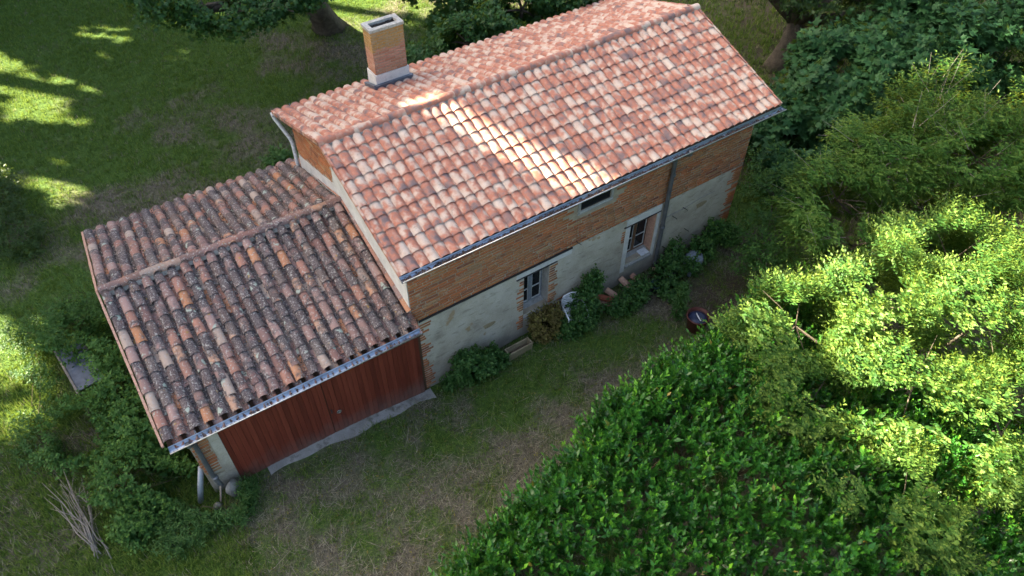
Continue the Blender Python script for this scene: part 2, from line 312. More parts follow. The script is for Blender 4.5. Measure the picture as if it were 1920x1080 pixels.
# ------------------------------------------------------------------ ground
def in_house(x, y): return (x > 0.3) & (x < 9.5) & (y > 0.4) & (y < 5.6)
def in_garage(x, y): return (x > -4.3) & (x < 0.3) & (y > 0.45) & (y < 6.0)
def dryness(x, y):
    yard = np.clip((0.6-y)/0.8, 0, 1)*np.clip((x+4.6)/1.2, 0, 1)
    d = 0.42 + 0.34*snoise(x, y, 0, 0.5, 1) + 0.26*snoise(x, y, 0, 1.6, 5) + .2*np.exp(-(((x+2.5)/3.2)**2+((y-9.5)/3.0)**2))
    d = d*(1-yard) + yard*(0.58 + 0.26*snoise(x, y, 0, 1.1, 2) + 0.25*snoise(x, y, 0, 2.7, 6))
    worn = np.exp(-(((x-2.6)/2.8)**2+((y-12.6)/3.2)**2)); d = d + worn*0.30
    green = np.exp(-(((x+1.5)/5)**2+((y-20)/6)**2)); d = d - green*0.55
    d = d - 0.35*np.exp(-((x-2.0)/2.6)**2-((y+0.6)/0.8)**2)
    return np.clip(d, 0, 1)
def bareness(x, y):
    b = 0.75*np.exp(-(((x-7.8)/1.6)**2+((y+1.3)/1.1)**2)) + 0.30*np.exp(-(((x-2.6)/1.9)**2+((y-12.2)/2.6)**2)) + 0.45*np.exp(-(((x+2.8)/1.3)**2+((y+0.3)/.6)**2))
    return np.clip(b + 0.55*np.clip((x-9.5)/3, 0, 1), 0, 1)
cx = np.unique(np.concatenate([[-260, -120, -60, -30, -20], np.arange(-14, 32.01, 0.3), [40, 60, 120, 260]]))
cy = np.unique(np.concatenate([[-260, -120, -60, -30, -16], np.arange(-11, 29.01, 0.3), [36, 60, 120, 260]]))
gx, gy = np.meshgrid(cx, cy); nx, ny = len(cx), len(cy)
GV = np.stack([gx.ravel(), gy.ravel(), ground_z(gx, gy).ravel()], 1)
ii = (np.arange(ny-1)[:, None]*nx + np.arange(nx-1)[None]).ravel()
me = npmesh('ground', GV, np.stack([ii, ii+1, ii+nx+1, ii+nx], 1), dryness(gx, gy).ravel(), bareness(gx, gy).ravel(), True)
ground = link('ground', me, M['ground']); ground['kind'] = 'structure'

# ------------------------------------------------------------------ tiles
def new_tile_geo(rnd, cut=1.0):
    P, Ln = 0.213, 0.372*cut; g = G(); us = [-.02, .05, .09, .17, .32, .48, .64, .79, .87, .92, 1.02]
    def h(u):
        if u <= .05: return 0.010
        if u >= .92: return 0.006
        k = (u-.485)/.435; return 0.008 + 0.054*max(0, 1-k*k)**.62
    top = []; vs = []; ts = []
    for (y, z, t) in ((0.0, 0.032, 0.0), (Ln*.5, 0.017, .5), (Ln, 0.003, 1.0)):
        for u in us: vs.append((u*P*1.0, y, h(u)+z)); ts.append(t)
    for u in us: vs.append((u*P, 0.004, h(u)+0.032-0.012)); ts.append(0)
    for u in us: vs.append((u*P, 0.0, h(u)+0.032)); ts.append(0)
    n = len(us); fs = []
    for k in range(2):
        for j in range(n-1): fs.append((k*n+j, k*n+j+1, (k+1)*n+j+1, (k+1)*n+j))
    for j in range(n-1): fs.append((3*n+j, 3*n+j+1, 4*n+j+1, 4*n+j))
    g.add(vs, fs, rnd, ts); return g
def canal_geo(rnd, r0, r1, Ln, up=True, seg=7, th=0.016, arc=1.0):
    """half-round clay tile: lower end at y=0 with radius r0, upper end with r1"""
    g = G(); vs = []; ts = []; n = seg+1
    for (y, r, t) in ((0, r0, 0.), (Ln, r1, 1.)):
        for j in range(n):
            a = PI/2 - arc*PI/2 + arc*PI*j/seg; vs.append((r*math.cos(a), y, r*math.sin(a)*(0.92 if up else -0.75))); ts.append(t)
    for j in range(n):
        a = PI/2 - arc*PI/2 + arc*PI*j/seg; r = r0-th; vs.append((r*math.cos(a), 0.003, r*math.sin(a)*(0.92 if up else -0.75))); ts.append(0)
    for j in range(n):
        a = PI/2 - arc*PI/2 + arc*PI*j/seg; r = r1-th; vs.append((r*math.cos(a), Ln, r*math.sin(a)*(0.92 if up else -0.75))); ts.append(1)
    vs += vs[0:n]+vs[2*n:3*n]; ts += [0.]*(2*n)
    fs = []
    for j in range(seg):
        q = [(j, j+n, j+n+1, j+1), (5*n+j, 4*n+j, 4*n+j+1, 5*n+j+1), (3*n+j, 2*n+j, 2*n+j+1, 3*n+j+1)]
        fs += [f if up else f[::-1] for f in q]
    g.add(vs, fs, rnd, ts); return g
def frame(o, U, Zn, yaw=0.0, sx=1.0):
    U = Vector(U).normalized(); Zn = Vector(Zn).normalized(); X = U.cross(Zn)
    m = Matrix(((X.x, U.x, Zn.x, 0), (X.y, U.y, Zn.y, 0), (X.z, U.z, Zn.z, 0), (0, 0, 0, 1)))
    return Matrix.Translation(Vector(o)) @ m @ Matrix.Rotation(yaw, 4, 'Z')
def lay(name, recs, variants, mat, parent, limit, stuffname):
    """recs: (matrix, variant index). The `limit` nearest the camera become objects, the rest one joined part"""
    recs.sort(key=lambda q: (q[0].translation - CAM).length + (100 if len(q) > 2 and q[2] else 0))
    meshes = [v.mesh(name, True) for v in variants]
    for me in meshes: me.materials.append(mat)
    for q in recs[:limit]:
        o = link(name, meshes[q[1]], None, parent); o.matrix_basis = q[0]
    J = G()
    for q in recs[limit:]:
        v = variants[q[1]]; J.add([q[0] @ Vector(p) for p in v.v], v.f, random.random(), v.t)
    if J.v:
        o = part(stuffname, J, mat, parent, True); o['kind'] = 'stuff'

# ------------------------------------------------------------------ the farmhouse
house = thing('farmhouse', (4.9, 3.0, 0), 'long low farmhouse with pink clay tile roof, brick upper wall and brick chimney', 'house')
EAVE, RIDGE, BACK = (0.0, 4.06), (3.07, 5.10), (5.98, 4.15)
XL, XR = 0.0, 9.8
def slope(a, b): d = Vector((0, b[0]-a[0], b[1]-a[1])); L = d.length; return d/L, L
Uf, Lf = slope(EAVE, RIDGE); Ub, Lb = slope(BACK, RIDGE)
Nf = Vector((0, -Uf.z, Uf.y)); Nb = Vector((0, Ub.z, -Ub.y))
def roofz(y): return EAVE[1]+(RIDGE[1]-EAVE[1])*(y-EAVE[0])/(RIDGE[0]-EAVE[0]) if y < RIDGE[0] else RIDGE[1]+(BACK[1]-RIDGE[1])*(y-RIDGE[0])/(BACK[0]-RIDGE[0])
def prism_x(g, prof, x0, x1):
    n = len(prof); g.add([(x0, y, z) for y, z in prof]+[(x1, y, z) for y, z in prof],
        [tuple(range(n))[::-1] if False else tuple(range(n-1,-1,-1)), tuple(range(n, 2*n))]+[(i, (i+1) % n, n+(i+1) % n, n+i) for i in range(n)])
g = G()
dk = 0.115
prof = [(0.03, 4.06-dk+.012), (3.07, 5.10-dk), (5.95, 4.15-dk+.012), (5.95, 4.15-dk-.05), (3.07, 5.10-dk-.07), (0.03, 4.06-dk-.05)]
prism_x(g, prof[::-1], XL+.03, XR-.03)
roof = part('roof', g, M['timber'], house)
vars_ = [new_tile_geo(i/16) for i in range(16)]
recs = []
for k in range(10):
    for c in range(46):
        jit = random.gauss(0, .0025)
        o = Vector((XL + c*0.213, EAVE[0], EAVE[1])) + Uf*(k*0.3146+jit) - Nf*0.088
        recs.append((frame(o, Uf, Nf, random.gauss(0, .006)), random.randrange(16)))
lb = Lb/9.75
for k in range(9):
    for c in range(46):
        x = XL + (c+1)*0.213
        yy = BACK[0]-(k*lb)*0.95
        if 2.12 < x-.1 < 3.1 and 5.0 < yy+Ub.y*.15 < 5.62: continue
        o = Vector((x, BACK[0], BACK[1])) + Ub*(k*lb+random.gauss(0, .0025)) - Nb*0.088
        recs.append((frame(o, Ub, Nb, random.gauss(0, .006)), random.randrange(16), True))
lay('roof_tile', recs, vars_, M['tile'], roof, 300, 'farther_roof_tiles')
# ridge tiles and the mortar bed beneath
rv = [canal_geo(i/8, .112, .100, .43, seg=8) for i in range(8)]; rme = [v.mesh('ridge_tile', True) for v in rv]
for m_ in rme: m_.materials.append(M['tile'])
for k in range(26):
    o = link('ridge_tile', random.choice(rme), None, roof)
    o.matrix_basis = frame((XR-.01-(26-k)*0.3775, 3.07, 5.10-.075+random.gauss(0, .003)), (1, 0, -0.012 if 0 else 0.018), (0, 0, 1), random.gauss(0, .01))
g = G(); g.add([(x, y, z) for x in (XL+.02, XR-.02) for (y, z) in ((2.93, 5.000), (2.985, 5.045), (3.155, 5.045), (3.21, 5.0), (3.07, 4.98))], [(0,1,6,5),(1,2,7,6),(2,3,8,7),(3,4,9,8),(4,0,5,9),(4,3,2,1,0),(5,6,7,8,9)])
part('ridge_mortar', g, M['stone'], roof)
# verge tiles / boards on both rakes
for x0, x1 in ((XL-.012, XL+.028), (XR-.026, XR+.012)):
    g = G()
    for (U, NN, E0, L) in ((Uf, Nf, EAVE, Lf), (Ub, Nb, BACK, Lb)):
        for k in range(10):
            a = Vector((0, *E0))+U*(k*L/10)-NN*0.052; b = Vector((0, *E0))+U*((k+1)*L/10+.02)-NN*0.068
            g.bar(((x0+x1)/2, a.y, a.z), ((x0+x1)/2, b.y, b.z), x1-x0, .085, NN, random.random())
    part('verge_tile', g, M['tile'], roof)
# walls
WY = 0.38; GX = 0.27; CX = 9.55
W1 = (2.98, 3.66, 0.69, 1.94); W2 = (5.98, 6.80, 0.66, 1.93); VN = (4.40, 5.22, 3.14, 3.62)
def wall_slab(g, x0, x1, z0, z1, y0, y1, holes):
    xs = sorted({x0, x1} | {h[i] for h in holes for i in (0, 1) if x0 < h[i] < x1})
    for a, b in zip(xs, xs[1:]):
        cuts = sorted([(h[2], h[3]) for h in holes if h[0] <= a+1e-6 and h[1] >= b-1e-6])
        z = z0
        for lo, hi in cuts:
            if lo > z: g.box(a, b, y0, y1, z, min(lo, z1))
            z = max(z, hi)
        if z < z1: g.box(a, b, y0, y1, z, z1)
g = G(); wall_slab(g, GX+.30, CX-.3, -.3, 4.06, WY+.012, WY+.36, [W1, W2, VN]); wall_front = part('front_wall', g, M['mortar'], house)
g = G(); wall_slab(g, .36, 9.32, -.3, 2.165, WY, WY+.0118, [W1, W2]); part('plaster_coat', g, M['plaster'], wall_front)
gp = [(WY+.012, -.3), (5.65, -.3), (5.65, roofz(5.65)-.17), (3.07, 4.92), (WY+.012, roofz(WY)-.17)]
g = G(); prism_x(g, gp, GX, GX+.30); wall_gl = part('gable_wall', g, M['mortar'], house)
g = G(); prism_x(g, gp, CX-.30, CX); wall_gr = part('gable_wall', g, M['mortar'], house)
g = G(); g.box(GX+.301, CX-.301, 5.36, 5.65, -.3, 4.05); part('back_wall', g, M['mortar'], house)
g = G(); g.box(GX+.32, CX-.32, WY+.37, 5.34, 0.02, .06); g.box(GX+.32, CX-.32, 2.2, 2.25, .061, 3.9); part('room_floor', g, M['room'], house)
# render on the garage side of the gable
def gar_roof_z(y): return 2.49+(3.48-2.49)*(y-.03)/(3.2-.03) if y < 3.2 else 3.48-(3.48-2.49)*(y-3.2)/(6.38-3.2)
g = G(); g.add([(GX-.012, y, z) for y, z in [(WY+.02, 2.2), (3.2, 3.1), (5.64, 2.4), (5.64, 3.02), (5.1, 3.17), (4.2, 3.42), (3.5, 3.64), (3.35, 4.8), (WY+.02, 4.0)]] + [(GX-.0005, y, z) for y, z in [(WY+.02, 2.2), (3.2, 3.1), (5.64, 2.4), (5.64, 3.02), (5.1, 3.17), (4.2, 3.42), (3.5, 3.64), (3.35, 4.8), (WY+.02, 4.0)]],
    [(8,7,6,5,4,3,2,1,0)]+[(i, (i+1) % 9, 9+(i+1) % 9, 9+i) for i in range(9)])
part('render_band', g, M['render'], wall_gl)
# bricks ------------------------------------------------------------
def brick_geo():
    g = G(); c = .06
    pts = []
    for y in (0, 1):
        k = c if y == 0 else 0
        pts += [(-.5+k*.35, y-.0 if y else 0, -.5+k*1.6), (.5-k*.35, y, -.5+k*1.6), (.5-k*.35, y, .5-k*1.6), (-.5+k*.35, y, .5-k*1.6)]
    pts = pts[:4] + [(-.5, .25, -.5), (.5, .25, -.5), (.5, .25, .5), (-.5, .25, .5)] + [(-.5, 1, -.5), (.5, 1, -.5), (.5, 1, .5), (-.5, 1, .5)]
    fs = [(0,1,2,3)]
    for a in (0, 4):
        for j in range(4): fs.append((a+(j+1) % 4, a+j, a+4+j, a+4+(j+1) % 4))
    g.add(pts, fs); return g
BG = []
for i in range(10):
    b = brick_geo(); b.r = [i/10]*len(b.v); BG.append(b)
def brick_rec(c, L, H, D, outward=(0, -1, 0)):
    """brick face centre c (on the face), length L along the wall, height H, depth D behind the face"""
    O = Vector(outward); Xa = Vector((0, 0, 1)).cross(-O) * -1
    m = Matrix(((Xa.x*L, -O.x*D, 0, c[0]), (Xa.y*L, -O.y*D, 0, c[1]), (0, 0, H, c[2]), (0, 0, 0, 1)))
    return (m, random.randrange(10))
CH = 0.0775
wallb = []; 
for k in range(19):
    z = 2.205 + k*CH; x = GX+.012 - random.random()*.3
    while x < CX-.01:
        L = random.choice((.27, .38, .40, .36, .2)); a, b = max(x, GX+.012), min(x+L, CX-.006); x += L + .016
        if b-a < .05: continue
        if z > VN[2]-.20 and b > VN[0]-.09 and a < VN[1]+.09: continue
        wallb.append(brick_rec(((a+b)/2, WY+random.gauss(0, .003), z), b-a, .057+random.gauss(0, .002), .05))
def jamb(x0, sgn, z0, z1, wmax, wmin=.10):
    z = z0
    while z < z1:
        L = random.uniform(wmin, wmax)
        if random.random() < .84: wallb.append(brick_rec((x0+sgn*L/2, WY-.006+random.gauss(0, .002), z), L, .056, .03))
        z += CH*.98
jamb(.385, 1, -.12, 2.12, .30, .08); jamb(CX-.005, -1, .05, 2.12, .46, .16); jamb(W1[0]-.004, -1, .30, 1.88, .20); jamb(W1[1]+.004, 1, .72, 1.90, .26, .13); jamb(W2[0]-.15, -1, 1.5, 1.85, .10, .06)
for k in range(9):                                                       # exposed courses below and beside the first window
    L = random.uniform(.2, .4); wallb.append(brick_rec((random.uniform(3.5, 4.9), WY-.005, random.choice((.48, .56, .63, .71, .40))), L, .05, .03))
g0 = wallb
lay('brick', g0, BG, M['brick'], wall_front, 185, 'farther_bricks')
gb = []
for k in range(22):
    z = 3.16 + k*CH; y = 3.3+random.random()*.3
    while y < 5.62:
        L = random.choice((.27, .38, .4)); a, b = y, min(y+L, 5.64); y += L+.015
        lo = gar_roof_z((a+b)/2)+.30
        if z < lo or z > roofz((a+b)/2)-.2 or b-a < .05: continue
        gb.append(brick_rec((GX-.008, (a+b)/2, z), b-a, .058, .03, (-1, 0, 0)))
lay('brick', gb, BG, M['brick'], wall_gl, 0, 'gable_bricks')
gb = []
for k in range(30):
    z = 2.2 + k*CH; y = WY+.02
    while y < 5.6:
        L = random.choice((.27, .38, .4)); a, b = y, min(y+L, 5.64); y += L+.015
        if z > roofz((a+b)/2)-.2: continue
        gb.append(brick_rec((CX+.002, (a+b)/2, z), b-a, .058, .03, (1, 0, 0)))
lay('brick', gb, BG, M['brick'], wall_gr, 0, 'gable_bricks')
# ledge, lintels
g = G(); g.box(.40, 4.26, WY-.035, WY+.01, 2.148, 2.176); part('timber_ledge', g, M['iron'], house)
def window(W_, wood, putty, brown=False):
    x0, x1, z0, z1 = W_; y = WY+.25
    w = part('window', (lambda g: (g.box(x0, x0+.05, y, y+.06, z0+.04, z1), g.box(x1-.05, x1, y, y+.06, z0+.04, z1), g.box(x0+.05, x1-.05, y, y+.06, z1-.06, z1), g.box(x0+.05, x1-.05, y, y+.06, z0+.04, z0+.11), g)[-1])(G()), wood, house)
    xm = (x0+x1)/2
    g = G(); g.box(xm-.045, xm+.045, y-.018, y+.05, z0+.11, z1-.06); part('meeting_stile', g, wood, w)
    for a, b in ((x0+.05, xm-.045), (xm+.045, x1-.05)):
        g = G(); t = .016
        g.box(a, a+t, y-.008, y+.03, z0+.11, z1-.06); g.box(b-t, b, y-.008, y+.03, z0+.11, z1-.06)
        H = z1-.06-z0-.11
        for f in (0, .36, .78, 1): zz = z0+.11+H*f; g.box(a+t, b-t, y-.006, y+.028, zz-.011, zz+.011)
        part('glazing_bar', g, putty, w)
        for f0, f1 in ((0, .36), (.36, .78), (.78, 1)):
            g = G(); g.box(a+t, b-t, y+.012, y+.016, z0+.11+H*f0+.011, z0+.11+H*f1-.011); part('pane', g, M['glass'], w)
    g = G(); g.add([(x0-.0, WY-.05, z0-.06), (x1, WY-.05, z0-.06), (x1, y+.02, z0+.04), (x0, y+.02, z0+.04), (x0, WY-.05, z0-.13), (x1, WY-.05, z0-.13), (x1, y+.02, z0-.13), (x0, y+.02, z0-.13)], [(0,1,2,3),(7,6,5,4),(4,5,1,0),(5,6,2,1),(6,7,3,2),(7,4,0,3)])
    part('sill', g, M['cement'], w)
    for a, b in ((x1-.004, x1+.0005), (x0-.0005, x0+.004)): g = G(); g.box(a, b, WY+.014, y-.001, z0+.03, z1); part('reveal', g, M['cement'] if not brown else M['claypale'], w)
    g = G(); g.box(x0-.20, x1+(.20 if not brown else .10), WY-.022, WY+.30, z1+.002, z1+.034); part('lintel', g, M['iron'], w)
    return w
w1 = window(W1, M['greywood'], M['putty']); w2 = window(W2, M['brownwood'], M['putty'], True)
g = G(); g.box(W2[0]-.135, W2[0]-.004, WY-.012, WY+.02, .42, 1.93); g.box(W2[1]+.004, W2[1]+.10, WY-.012, WY+.02, .5, 1.93); g.box(W2[0]-.135, W2[1]+.1, WY-.014, WY-.001, 1.966, 2.16); part('plaster_surround', g, M['render'], w2)
g = G(); g.box(W1[0]-.2, W1[1]+.6, WY-.010, WY-.001, 1.978, 2.146); part('plaster_surround', g, M['render'], w1)
g = G(); g.box(W2[1]-.30, W2[1]-.06, WY-.02, WY+.17, W2[2]+.0, W2[2]+.035); part('sill_slate', g, M['claywhite'], w2)
vw = part('vent_window', (lambda g: (g.box(VN[0], VN[1], WY+.025, WY+.045, VN[2], VN[3]), g)[-1])(G()), M['glass'], house)
g = G(); g.box(VN[0]-.07, VN[1]+.07, WY-.012, WY+.16, VN[2]-.09, VN[2]-.032); g.box(VN[1]+.002, VN[1]+.07, WY-.010, WY+.1, VN[2], VN[3]); g.box(VN[0]-.07, VN[0]-.002, WY-.010, WY+.1, VN[2], VN[3]); part('surround', g, M['cement'], vw)
g = G(); g.box(VN[0]-.02, VN[1]+.05, WY-.022, WY+.024, VN[2]-.031, VN[2]-.008); part('sill', g, M['putty'], vw)
# hooks, cable on the plaster
for x, z in ((7.34, 1.56), (7.66, 1.68), (7.2, .62), (4.35, 2.3), (7.9, .86)):
    g = G(); g.tube([(x, WY+.01, z), (x, WY-.07, z+.01), (x+.05, WY-.11, z-.03), (x+.09, WY-.09, z-.09)], .008, 6); part('wall_hook', g, M['iron'], house)
g = G(); g.tube([(6.95+i*.16, WY-.012, 1.60+.02*math.sin(i)+.012*i) for i in range(12)], .007, 5); part('wall_cable', g, M['cement'], house)
for x, z, rr in ((8.3, 1.46, .17), (2.05, .95, .15)):                     # patches where the coat has fallen off
    g = G(); n = 14; g.add([(x+rr*(1+.3*math.sin(3*a+1))*math.cos(a), WY-.004, z+.6*rr*(1+.25*math.cos(2*a))*math.sin(a)) for a in [2*PI*i/n for i in range(n)]] + [(x+rr*(1+.3*math.sin(3*a+1))*math.cos(a), WY-.0005, z+.6*rr*(1+.25*math.cos(2*a))*math.sin(a)) for a in [2*PI*i/n for i in range(n)]], [tuple(range(n))]+[(i, n+i, n+(i+1) % n, (i+1) % n) for i in range(n)]); part('plaster_scar', g, M['planter'], house)
# gutters
def gutter(parent, x0, x1, y, za, zb, r=.075, litter=0, name='gutter'):
    g = G(); n = 10; vs = []
    K = 9
    for rr in (r, r-.006):
        for i in range(K):
            t = i/(K-1); x = x0+(x1-x0)*t; z = za+(zb-za)*t
            vs += [(x, y+rr*math.cos(PI+PI*j/n), z+rr*math.sin(PI+PI*j/n)) for j in range(n+1)]
    m = n+1; fs = []
    for i in range(K-1):
        for j in range(n):
            a = i*m+j; fs.append((a, a+m, a+m+1, a+1)); b = K*m+a; fs.append((b+1, b+m+1, b+m, b))
    for i in range(K-1): fs += [(i*m, K*m+i*m, K*m+(i+1)*m, (i+1)*m), (i*m+n, (i+1)*m+n, K*m+(i+1)*m+n, K*m+i*m+n)]
    fs += [tuple(range(m)), tuple((K-1)*m+j for j in range(m-1, -1, -1))]
    g.add(vs, fs); o = part(name, g, M['zinc'], parent, True)
    b = G(); b.tube([(x0, y-r-.004, za+.004), (x1, y-r-.004, zb+.004)], .012, 8); part('rolled_rim', b, M['steel'], o, True)
    k = max(3, int((x1-x0)/.9))
    for i in range(k):
        t = (i+.5)/k; x = x0+(x1-x0)*t; z = za+(zb-za)*t; b = G()
        pts = [(x, y+(r+.004)*math.cos(PI+PI*j/8), z+(r+.004)*math.sin(PI+PI*j/8)) for j in range(9)] + [(x, y+r+.06, z+.03)]
        for p, q in zip(pts, pts[1:]): b.bar(p, q, .022, .004, (0, p[1]-y-.0001, p[2]-z+.001))
        part('gutter_bracket', b, M['pipe'], o)
    if litter:
        b = G()
        for i in range(litter):
            t = random.random(); t = t if random.random() < .35 else min(1, abs(random.choice((.12, .3, .42, .55, .75, .85))+random.gauss(0, .06)))
            x = x0+.03+(x1-x0-.06)*t; z = za+(zb-za)*t-.052+random.random()*.02; yy = y+random.gauss(0, .022); s = random.uniform(.012, .035); a = random.random()*6.3; e = random.gauss(0, .008)
            b.add([(x-s*math.cos(a), yy-s*math.sin(a)*.6, z), (x+.4*s*math.sin(a), yy-.4*s*math.cos(a), z+e+.006), (x+s*math.cos(a), yy+s*math.sin(a)*.6, z), (x-.4*s*math.sin(a), yy+.4*s*math.cos(a), z-e+.004)], [(0, 1, 2), (0, 2, 3)], random.random())
        q = part('leaf_litter', b, M['litter'], o); q['kind'] = 'stuff'
    return o
gut = gutter(house, -.02, 9.80, -.072, 4.025, 3.96, .078, 2600)
gut2 = gutter(house, -.01, 9.8, 6.05, 4.0, 3.98, .07)
def pipe_part(name, pts, r, mat, parent, collars=()):
    g = G(); g.tube(pts, r, 12); o = part(name, g, mat, parent, True)
    for z in collars:
        c = G(); c.tube([(pts[-2][0], pts[-2][1], z), (pts[-2][0], pts[-2][1], z+.06)], r*1.22, 12); part('pipe_collar', c, mat, o, True)
    return o
pipe_part('downpipe', [(6.95, -.07, 3.95), (6.95, -.07, 3.86), (6.95, .10, 3.72), (6.95, WY-.09, 3.6), (6.95, WY-.085, 3.45), (6.97, WY-.085, .22), (6.97, WY-.085, .1)], .052, M['pipe'], house, (1.42, 3.0))
pipe_part('downpipe', [(.02, 6.05, 4.02), (.03, 6.03, 3.90), (.2, 5.80, 3.42), (.22, 5.76, 3.30), (.21, 5.73, 2.3), (.21, 5.73, 2.2)], .043, M['whitepvc'], house)
# chimney
chim = part('chimney', (lambda g: (g.box(2.215, 2.975, 5.085, 5.445, 4.2, 5.70), g)[-1])(G()), M['mortar'], house)
gb = []; hc = .0665
for k in range(15):
    z = 4.745+k*hc
    if z > 5.70: break
    for (ax, out, lo, hi, c) in (('x', (0, -1, 0), 2.205, 2.985, 5.072), ('x', (0, 1, 0), 2.205, 2.985, 5.458), ('y', (-1, 0, 0), 5.075, 5.455, 2.202), ('y', (1, 0, 0), 5.075, 5.455, 2.988)):
        L = (hi-lo)/(3 if ax == 'x' else 1.5); p = lo-(L/2 if k % 2 else 0)
        while p < hi-.01:
            a, b = max(p, lo), min(p+L, hi); p += L
            if b-a < .04: continue
            m_ = (a+b)/2; cc = (m_, c, z) if ax == 'x' else (c, m_, z)
            gb.append(brick_rec(cc, b-a-.012, .052, .02, out))
lay('brick', gb, BG, M['chim'], chim, 120, 'farther_bricks')
g = G(); g.add([(2.18, 5.05, 4.2), (3.01, 5.05, 4.2), (3.01, 5.48, 4.2), (2.18, 5.48, 4.2), (2.18, 5.05, 4.715), (3.01, 5.05, 4.715), (3.01, 5.48, 4.715), (2.18, 5.48, 4.715)], [(0,1,5,4),(1,2,6,5),(2,3,7,6),(3,0,4,7),(4,5,6,7)]); part('render_band', g, M['render'], chim)
g = G()
for a, b in (((2.14, 5.02), (3.05, 5.02)), ((2.14, 5.02), (2.14, 5.56)), ((3.05, 5.02), (3.05, 5.56))):
    za, zb = roofz(a[1])-.0, roofz(b[1])-.0; g.bar((a[0], a[1], za+.0), (b[0], b[1], zb+.0), .07, .10, (0, 0, 1))
part('flashing', g, M['lead'], chim)
g = G(); o0, o1, i0, i1 = (2.185, 5.055), (3.0, 5.475), (2.30, 5.16), (2.89, 5.37); zt, zb = 5.775, 5.712
vs = [(o0[0], o0[1], zt), (o1[0], o0[1], zt), (o1[0], o1[1], zt), (o0[0], o1[1], zt), (i0[0], i0[1], zt), (i1[0], i0[1], zt), (i1[0], i1[1], zt), (i0[0], i1[1], zt)]
vs += [(x, y, zb) for x, y, _ in vs]
fs = []
for j in range(4):
    k = (j+1) % 4; fs += [(j, k, 4+k, 4+j), (8+j, 8+k, k, j)[::1], (4+j, 4+k, 12+k, 12+j), (8+k, 8+j, 12+j, 12+k)]
g.add(vs, fs); part('cap', g, mat_mottle('weathered_cap_cement', (0.30, 0.29, 0.265), (0.48, 0.47, 0.44), 9, dirt=(0.16, 0.14, 0.10), dlo=.52), chim)
g = G()
for i in range(90):
    x = random.uniform(2.31, 2.88); y = random.uniform(5.17, 5.36); a = random.random()*3.1; s = random.uniform(.03, .09)
    g.bar((x-s*math.cos(a)*.5, y-s*math.sin(a)*.3, 5.706+random.random()*.015), (x+s*math.cos(a)*.5, y+s*math.sin(a)*.3, 5.706+random.random()*.03), .012, .01)
q = part('nest_twigs', g, M['flue_shade_twig'], chim); q['kind'] = 'stuff'
g = G(); g.box(2.29, 2.90, 5.15, 5.38, 5.7005, 5.704); part('flue_shade_plate', g, M['flue_shade_twig'], chim)  # flat dark plate on the solid core, painting the shade of the open flue

# ------------------------------------------------------------------ the garage
GROT = -0.0184
gar = thing('garage', (-2.1, 3.2, 0), 'low garage with red plank double doors and lichen covered old tile roof', 'garage', rot=GROT)
GE, GR, GB = (0.03, 2.49), (3.22, 3.475), (6.38, 2.49)
Ugf, Lgf = slope(GE, GR); Ugb, Lgb = slope(GB, GR); Ngf = Vector((0, -Ugf.z, Ugf.y)); Ngb = Vector((0, Ugb.z, -Ugb.y))
g = G(); d = .16
prism_x(g, [(0.08, 2.49-d+.015), (3.22, 3.475-d), (6.33, 2.49-d+.015), (6.33, 2.49-d-.045), (3.22, 3.475-d-.05), (0.08, 2.49-d-.045)][::-1], -4.60, .24)
groof = part('roof', g, M['timber'], gar)
PIT = .2425; X0 = -4.067-2*PIT; 
cv = [canal_geo(i/20, .093, .079, .43) for i in range(20)]; pv = [canal_geo(i/20, .080, .092, .43, False) for i in range(20)]
covers = []; pans = []
def hashr(): return random.randrange(20)
for side, (E0, U, NN, L, K) in enumerate(((GE, Ugf, Ngf, Lgf, 10), (GB, Ugb, Ngb, Lgb, 10))):
    ex = L/K
    for c in range(20):
        wob = random.gauss(0, .006)
        for k in range(K):
            o = Vector((X0+c*PIT+wob+random.gauss(0, .007), *E0)) + U*(k*ex+random.gauss(0, .014)+(0 if k else random.uniform(.03, .06))) - NN*(.085 - .012)
            m_ = frame(o, U, NN, random.gauss(0, .025)) @ Matrix.Rotation(-.045+random.gauss(0, .012), 4, 'X')
            covers.append((m_, hashr(), side == 1))
    for c in range(20):
        for k in range(K):
            o = Vector((X0+(c+.5)*PIT+random.gauss(0, .006), *E0)) + U*(k*ex-.125+random.gauss(0, .012)) - NN*(.068)
            m_ = frame(o, U, NN, random.gauss(0, .02)) @ Matrix.Rotation(-.03, 4, 'X')
            pans.append((m_, hashr(), side == 1))
lay('cover_tile', covers, cv, M['old'], groof, 300, 'farther_cover_tiles')
eavep = sorted(pans, key=lambda q: q[0].translation.y)[:20]
ids = {id(q) for q in eavep}
pm = mat_old_tile(0.25, 'eave_clay_tile')
lay('pan_tile', eavep, pv, pm, groof, 20, 'x')
lay('pan_tile', [q for q in pans if id(q) not in ids], pv, M['old'], groof, 0, 'pan_tiles')
rv = [canal_geo(i/8, .105, .095, .42, seg=8) for i in range(8)]; rme = [v.mesh('ridge_tile', True) for v in rv]
om = mat_old_tile(0.45, 'old_ridge_tile')
for m_ in rme: m_.materials.append(om)
for k in range(13):
    o = link('ridge_tile', random.choice(rme), None, groof)
    o.matrix_basis = frame((-4.63+k*.3745, 3.22, 3.475-.075+random.gauss(0, .005)), (1, 0, 0.02), (0, 0, 1), random.gauss(0, .02))
g = G(); g.add([(x, y, z) for x in (-4.62, .22) for (y, z) in ((3.06, 3.345), (3.13, 3.405), (3.31, 3.405), (3.38, 3.345), (3.22, 3.30))], [(0,1,6,5),(1,2,7,6),(2,3,8,7),(3,4,9,8),(4,0,5,9),(4,3,2,1,0),(5,6,7,8,9)]); part('ridge_mortar', g, M['stone'], groof)
